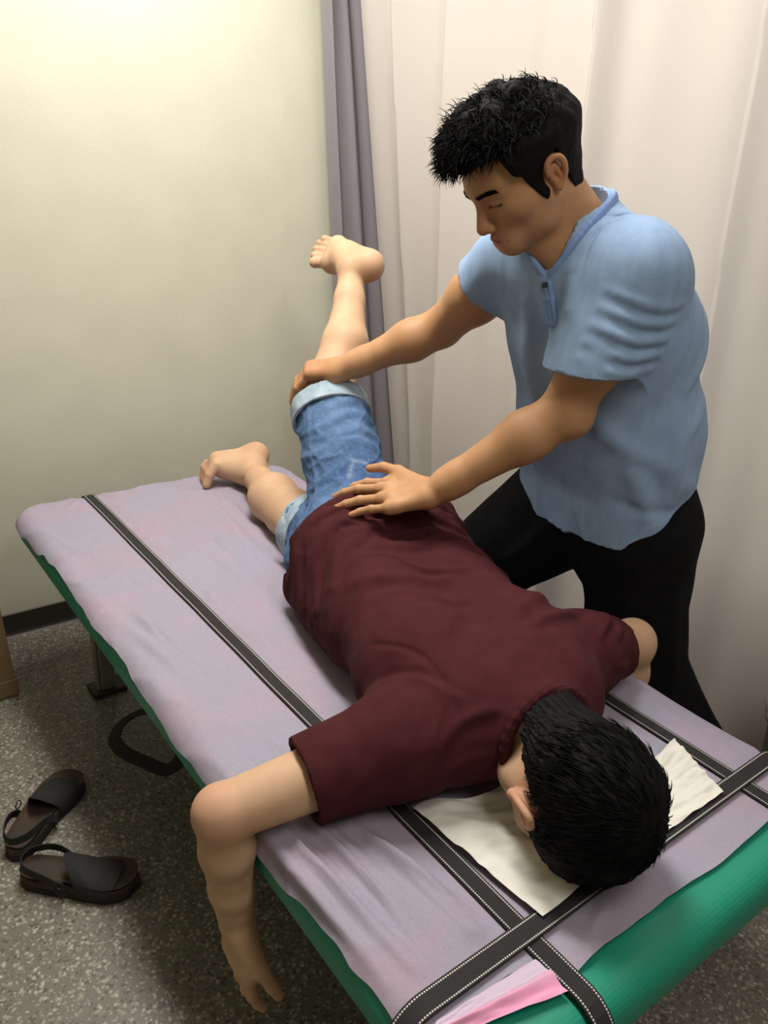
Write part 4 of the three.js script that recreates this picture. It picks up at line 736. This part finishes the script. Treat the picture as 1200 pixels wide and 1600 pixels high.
  const tg = meshField(T, [1.10, 0.03, -1.56], [1.66, 0.92, -0.60], 0.006); paint(tg, (x, y, z) => mix3(lin(0x0f0f11), lin(0x161618), clamp(0.5 + fbm(x * 40, y * 40, z * 40), 0, 1)));
  part('trousers', tg, clothMat({ roughness: 0.95 }), g);
  // ---- black shoes
  for (const [an, dz] of [[anL, 0.03], [anR, -0.03]]) {
    const Q = new Field(), h = [an[0] + 0.02, 0.045, an[2]], t = [an[0] - 0.17, 0.035, an[2] + dz], fl = (x, y, z) => -y + 0.001;
    Q.add(clipped(cone(h, lerp3(h, t, 0.5), 0.042, 0.046), fl), 0.03); Q.add(clipped(cone(lerp3(h, t, 0.5), t, 0.046, 0.04), fl), 0.03); Q.add(cone(add(h, [0, 0.03, 0]), add(h, [-0.05, 0.035, 0]), 0.042, 0.036), 0.03);
    const qg = meshField(Q, [an[0] - 0.26, -0.01, an[2] - 0.11], [an[0] + 0.1, 0.15, an[2] + 0.11], 0.005); paint(qg, () => lin(0x121213)); const s = part('shoe', qg, clothMat({ roughness: 0.6 }), g); s.userData.label = 'black shoe'; }

  // ---- tousled black hair
  const HF = new Field(), fr = (f, k) => HF.add(framed(f, H.o, H.X, H.Y, H.Z, H.s), k);
  hairCap(HF, H, 0.024, 0.0035, [[-0.2, -0.066], [-0.085, -0.066], [-0.05, -0.05], [-0.034, 0.0], [-0.026, 0.034], [-0.004, 0.03], [0.002, 0.0], [0.006, -0.022], [0.014, -0.032], [0.022, -0.018], [0.032, 0.004], [0.04, 0.024], [0.052, 0.03], [0.058, 0.058], [0.066, 0.072], [0.08, 0.078], [0.3, 0.08]]);
  fr(clipped(ell([0, 0.096, 0.05], [0.068, 0.046, 0.06]), (x, y, z) => 0.08 - y), 0.02);
  for (const b of [[0.02, 0.124, 0.055, 0.022], [-0.02, 0.128, 0.04, 0.024], [0.035, 0.122, 0.03, 0.022], [0.0, 0.136, 0.005, 0.022], [0.03, 0.132, -0.02, 0.02], [-0.03, 0.132, -0.02, 0.022], [0.045, 0.096, 0.06, 0.02], [0.02, 0.096, 0.102, 0.016], [0.04, 0.094, 0.088, 0.014], [-0.02, 0.098, 0.1, 0.016], [0.01, 0.108, 0.094, 0.018]]) fr(ball(b.slice(0, 3), b[3]), 0.016);
  HF.noise((x, y, z) => { const l = toLocal(H, x, y, z), up = sstep(0.03, 0.1, l[1]); return (0.0012 + 0.0045 * up) * N(l[0] * 34, l[1] * 34, l[2] * 34) + (0.0006 + 0.0025 * up) * N(l[0] * 120, l[1] * 60 + 3, l[2] * 50 + l[0] * 60) + 0.0006 * N(l[0] * 260, l[1] * 90, l[2] * 260); });
  const hg = meshField(HF, H.o.map((v) => v - 0.2), H.o.map((v) => v + 0.2), 0.0028);
  const list = [];
  for (let i = 0; i < 5200; i++) {
    const a = rr(-3.14, 3.14), e = Math.asin(rr(0.15, 1)), n = [Math.sin(a) * Math.cos(e), Math.sin(e), Math.cos(a) * Math.cos(e)], p0 = toLocal(H, ...surf(HF, toWorld(H, [n[0] * 0.08, 0.06 + n[1] * 0.08, 0.02 + n[2] * 0.1]), -0.003));
    if (p0[1] < 0.045) continue;
    const fl = unit([rr(-0.5, 0.5) + n[0] * 0.3, rr(-0.4, 0.5), 0.5 + rr(-0.6, 0.6)]), L = rr(0.015, 0.036), curl = rr(-0.9, 0.9), pts = [];
    let p = p0.slice(), d = unit(add(fl, n, rnd() < 0.12 ? 0.5 : 0.06)); for (let k = 0; k < 6; k++) { pts.push(toWorld(H, p)); p = add(p, d, L / 5); d = unit(add(add(d, [curl * 0.3, -0.1, 0.08], 0.9), n, -0.14)); } list.push(pts);
  }
  for (let i = 0; i < 90; i++) { // fringe hanging over the forehead
    const x = rr(-0.05, 0.05), pts = []; let p = [x, rr(0.09, 0.108), 0.11 - 14 * x * x], d = unit([rr(-0.2, 0.2), -0.25, 0.9]); const L = rr(0.02, 0.042); for (let k = 0; k < 6; k++) { pts.push(toWorld(H, p)); p = add(p, d, L / 5); d = unit(add(d, [0, -0.42, -0.16])); } list.push(pts);
  }
  const hairMat = new THREE.MeshPhysicalMaterial({ color: 0x0e0c0b, roughness: 0.75, specularIntensity: 0.25 });
  const hair = part('hair', mergeGeometries([hg, strands(list, 0.0012)]), hairMat, g); hair.userData.label = 'tousled black hair';
  // ---- eyebrows
  for (const q of [-1, 1]) { const ls = []; for (let i = 0; i < 170; i++) { const t = rnd(), x = 0.011 + 0.038 * t, y = 0.021 + 0.006 * Math.sin(t * 2.2) + rr(-0.004, 0.004) * (1 - 0.6 * t), s = toLocal(H, ...surf(F, toWorld(H, [q * x, y, 0.095 - 0.018 * t]), 0.0)); const pts = []; for (let k = 0; k < 4; k++) pts.push(toWorld(H, add(add(s, unit([q * 0.9, 0.45 - 0.7 * t, -0.35 * t]), k * 0.0032), [0, 0, 0.001 + 0.0004 * k]))); ls.push(pts); } part('eyebrow', strands(ls, 0.0009), hairMat, g); }
  return { g };
})();

// ---------------------------------------------------------------- sandals on the floor
function sandal(name, label, heel, toe, flip) {
  const dx = toe[0] - heel[0], dz = toe[1] - heel[1], L = Math.sqrt(dx * dx + dz * dz), g = group(name, label, 'sandal', [heel[0], 0, heel[1]]);
  g.userData.group = 'pair of brown sandals'; g.rotation.y = Math.atan2(dx, dz);
  const w = (t) => { const K = [[0, 0], [0.03, 0.022], [0.1, 0.031], [0.25, 0.034], [0.45, 0.035], [0.62, 0.042], [0.76, 0.046], [0.88, 0.041], [0.95, 0.03], [1, 0]]; for (let i = 0; i + 1 < K.length; i++) if (t <= K[i + 1][0]) { const s = (t - K[i][0]) / (K[i + 1][0] - K[i][0]); return K[i][1] + (K[i + 1][1] - K[i][1]) * s; } return 0; };
  const cx = (t) => flip * 0.008 * Math.sin(t * 3.3 - 0.6);
  const outline = (inset) => { const s = new THREE.Shape(), a = [], b = []; for (let i = 0; i <= 28; i++) { const t = 0.5 - 0.5 * Math.cos(i / 28 * Math.PI), q = Math.max(0, w(t) - inset), z = inset + t * (L - 2 * inset); a.push([cx(t) + q, z]); b.push([cx(t) - q, z]); } a.concat(b.reverse()).forEach((p, i) => (i ? s.lineTo(...p) : s.moveTo(...p))); return s; };
  const ex = (inset, y0, h, bev) => { const e = new THREE.ExtrudeGeometry(outline(inset + bev), { depth: h - 2 * bev, bevelEnabled: true, bevelSize: bev, bevelThickness: bev, bevelSegments: 3 }); e.rotateX(Math.PI / 2); e.scale(1, 1, 1); e.translate(0, y0 + h - bev, 0); return e; };
  const brown = std({ color: 0x33261b, roughness: 0.75 }), sole = std({ color: 0x1a1511, roughness: 0.85 }), cork = std({ color: 0x3a2b20, roughness: 0.85 }), strap = std({ color: 0x15120f, roughness: 0.8, side: THREE.DoubleSide });
  mesh('outsole', ex(0, 0.001, 0.012, 0.002), sole, g); mesh('midsole', ex(0.001, 0.0125, 0.016, 0.003), brown, g);
  // contoured footbed with a raised rim
  const fb = gridGeo(18, 40, (u, v) => { const t = 0.02 + v * 0.96, q = w(t) - 0.002, s = u * 2 - 1, rim = Math.pow(Math.abs(s), 5), r2 = Math.pow(Math.abs(v * 2 - 1), 14); return [cx(t) + s * q, 0.0275 + 0.009 * Math.max(rim, r2) + 0.004 * Math.exp(-Math.pow((t - 0.45) / 0.15, 2)) * (1 + flip * s) * 0.7, t * L]; });
  const f = mesh('footbed', fb, std({ color: 0x3a2b20, roughness: 0.85, side: THREE.DoubleSide }), g); f.userData.label = 'worn brown footbed';
  // broad strap over the forefoot, its middle drawn up and back into a tongue
  const up = gridGeo(28, 16, (u, v) => { const a = Math.PI * u, m = Math.pow(Math.sin(a), 2.5), t0 = 0.52 - 0.12 * m, t1 = 0.80 + 0.05 * Math.sin(a), t = t0 + (t1 - t0) * v, q = w(t) + 0.003; return [cx(t) - Math.cos(a) * q, 0.012 + (0.046 - 0.02 * v + 0.02 * m * (1 - v) * (1 - v)) * Math.pow(Math.sin(a), 0.65) + 0.002 * N(u * 6, v * 5, flip), t * L]; });
  const us = mesh('toe_strap', up, strap, g); us.userData.label = 'dark broad toe strap';
  // slack ankle strap from the tongue round the heel and into the sole
  const sp = new THREE.CatmullRomCurve3([[0.039, 0.014, 0.42], [0.042, 0.035, 0.36], [0.04, 0.05, 0.24], [0.024, 0.052, 0.08], [0, 0.05, 0.03], [-0.026, 0.054, 0.10], [-0.04, 0.056, 0.26], [-0.043, 0.04, 0.38], [-0.04, 0.014, 0.44]].map((p) => V(cx(p[2]) + p[0], p[1], p[2] * L))), back = [], nor = [];
  for (let i = 0; i <= 40; i++) { const p = sp.getPoint(i / 40); back.push([p.x, p.y, p.z]); nor.push(unit([p.x - cx(0.3), 0.006, p.z - 0.3 * L])); }
  mesh('heel_strap', ribbon(back, nor, 0.017, 0.0025), strap, g);
  const bk = new THREE.TorusGeometry(0.009, 0.0015, 6, 14); bk.rotateY(Math.PI / 2); bk.translate(cx(0.4) + flip * 0.046, 0.045, L * 0.42); mesh('buckle', bk, std({ color: 0x3a332b, metalness: 0.6, roughness: 0.45 }), g);
  return g;
}
sandal('sandal', 'dark brown sandal further from the camera, toe pointing towards the bed legs', [0.170, -1.425], [0.360, -1.588], 1);
sandal('sandal_001', 'dark brown sandal nearer the camera, toe pointing at the hanging hand', [0.176, -1.368], [0.370, -1.222], -1);

// ---------------------------------------------------------------- cardboard box against the wall
{
  const g = group('cardboard_box', 'tall brown cardboard box standing by the wall at the left edge', 'box', [0.14, 0, -2.15]); 
  const card = std({ color: 0x735c3d, roughness: 0.85, map: dataTex(128, 128, (u, v) => { const k = 236 + 10 * Math.sin(v * 200) * 0.3 + (rnd() - 0.5) * 14; return [k, k, k]; }) });
  const hx = 0.19, hz = 0.145, sag = (q) => { const p = q.attributes.position; for (let i = 0; i < p.count; i++) p.setX(i, p.getX(i) * (1 - 0.28 * p.getY(i))); return q; };   // sides drawn in towards the open top
  mesh('body', sag(rbox(-hx, hx, 0.0, 0.62, -hz, hz, 0.004)), card, g);
  mesh('bottom_flap', rbox(-hx - 0.001, hx + 0.001, 0.0085, 0.055, hz - 0.002, hz + 0.003, 0.001), card, g);
  mesh('tape', box(-0.025, 0.025, 0.05, 0.621, hz + 0.0002, hz + 0.0012), std({ color: 0x8a734c, roughness: 0.35 }), g);
  for (const s of [-1, 1]) mesh('top_flap', box(-hx * 0.82, hx * 0.82, 0.6205, 0.625, s > 0 ? 0.002 : -hz, s > 0 ? hz : -0.002), card, g);
}
// ---------------------------------------------------------------- black belt loop hanging below the bed
{
  const P = [[0.535, 0.405, -1.375], [0.528, 0.28, -1.36], [0.515, 0.165, -1.345], [0.487, 0.145, -1.35], [0.455, 0.145, -1.40], [0.428, 0.15, -1.45], [0.423, 0.155, -1.492], [0.447, 0.16, -1.527], [0.49, 0.165, -1.543], [0.525, 0.18, -1.52], [0.545, 0.25, -1.48], [0.55, 0.405, -1.46]];
  const cv = new THREE.CatmullRomCurve3(P.map(A3)), pts = [], nor = []; for (let i = 0; i <= 90; i++) { const p = cv.getPoint(i / 90); pts.push([p.x, p.y, p.z]); nor.push(unit([p.x - 0.56, 0.35 + 0.0 * p.y, p.z + 1.44])); }
  tag(mesh('belt_loop', ribbon(pts, nor, 0.03, 0.003), std({ color: 0x17120f, roughness: 0.8, side: THREE.DoubleSide })), 'black belt loop hanging below the side of the bed', 'belt');
}
// ---------------------------------------------------------------- bin at the right edge
{
  const g = group('waste_bin', 'grey waste bin with pale liner at the right edge beside the curtain', 'bin', [1.555, 0, -0.525]);
  mesh('bucket', new THREE.LatheGeometry([[0, 0], [0.078, 0], [0.082, 0.006], [0.095, 0.38], [0.1, 0.385], [0.1, 0.392], [0.093, 0.392], [0.08, 0.02], [0, 0.016]].map((p) => new THREE.Vector2(...p)), 40), std({ color: 0x77736c, roughness: 0.6 }), g);
  const l = mesh('liner', gridGeo(60, 10, (u, v) => { const a = u * Math.PI * 2, n = 0.006 * N(Math.cos(a) * 4, Math.sin(a) * 4, v * 3); return [Math.cos(a) * (0.104 + n + 0.004 * Math.sin(v * 3)), 0.40 - 0.055 * v + 2 * n * v, Math.sin(a) * (0.104 + n + 0.004 * Math.sin(v * 3))]; }), std({ color: 0xcdb5aa, roughness: 0.6, side: THREE.DoubleSide }), g); l.userData.label = 'pale bin liner turned over the rim';
}
renderer.render(scene, camera);
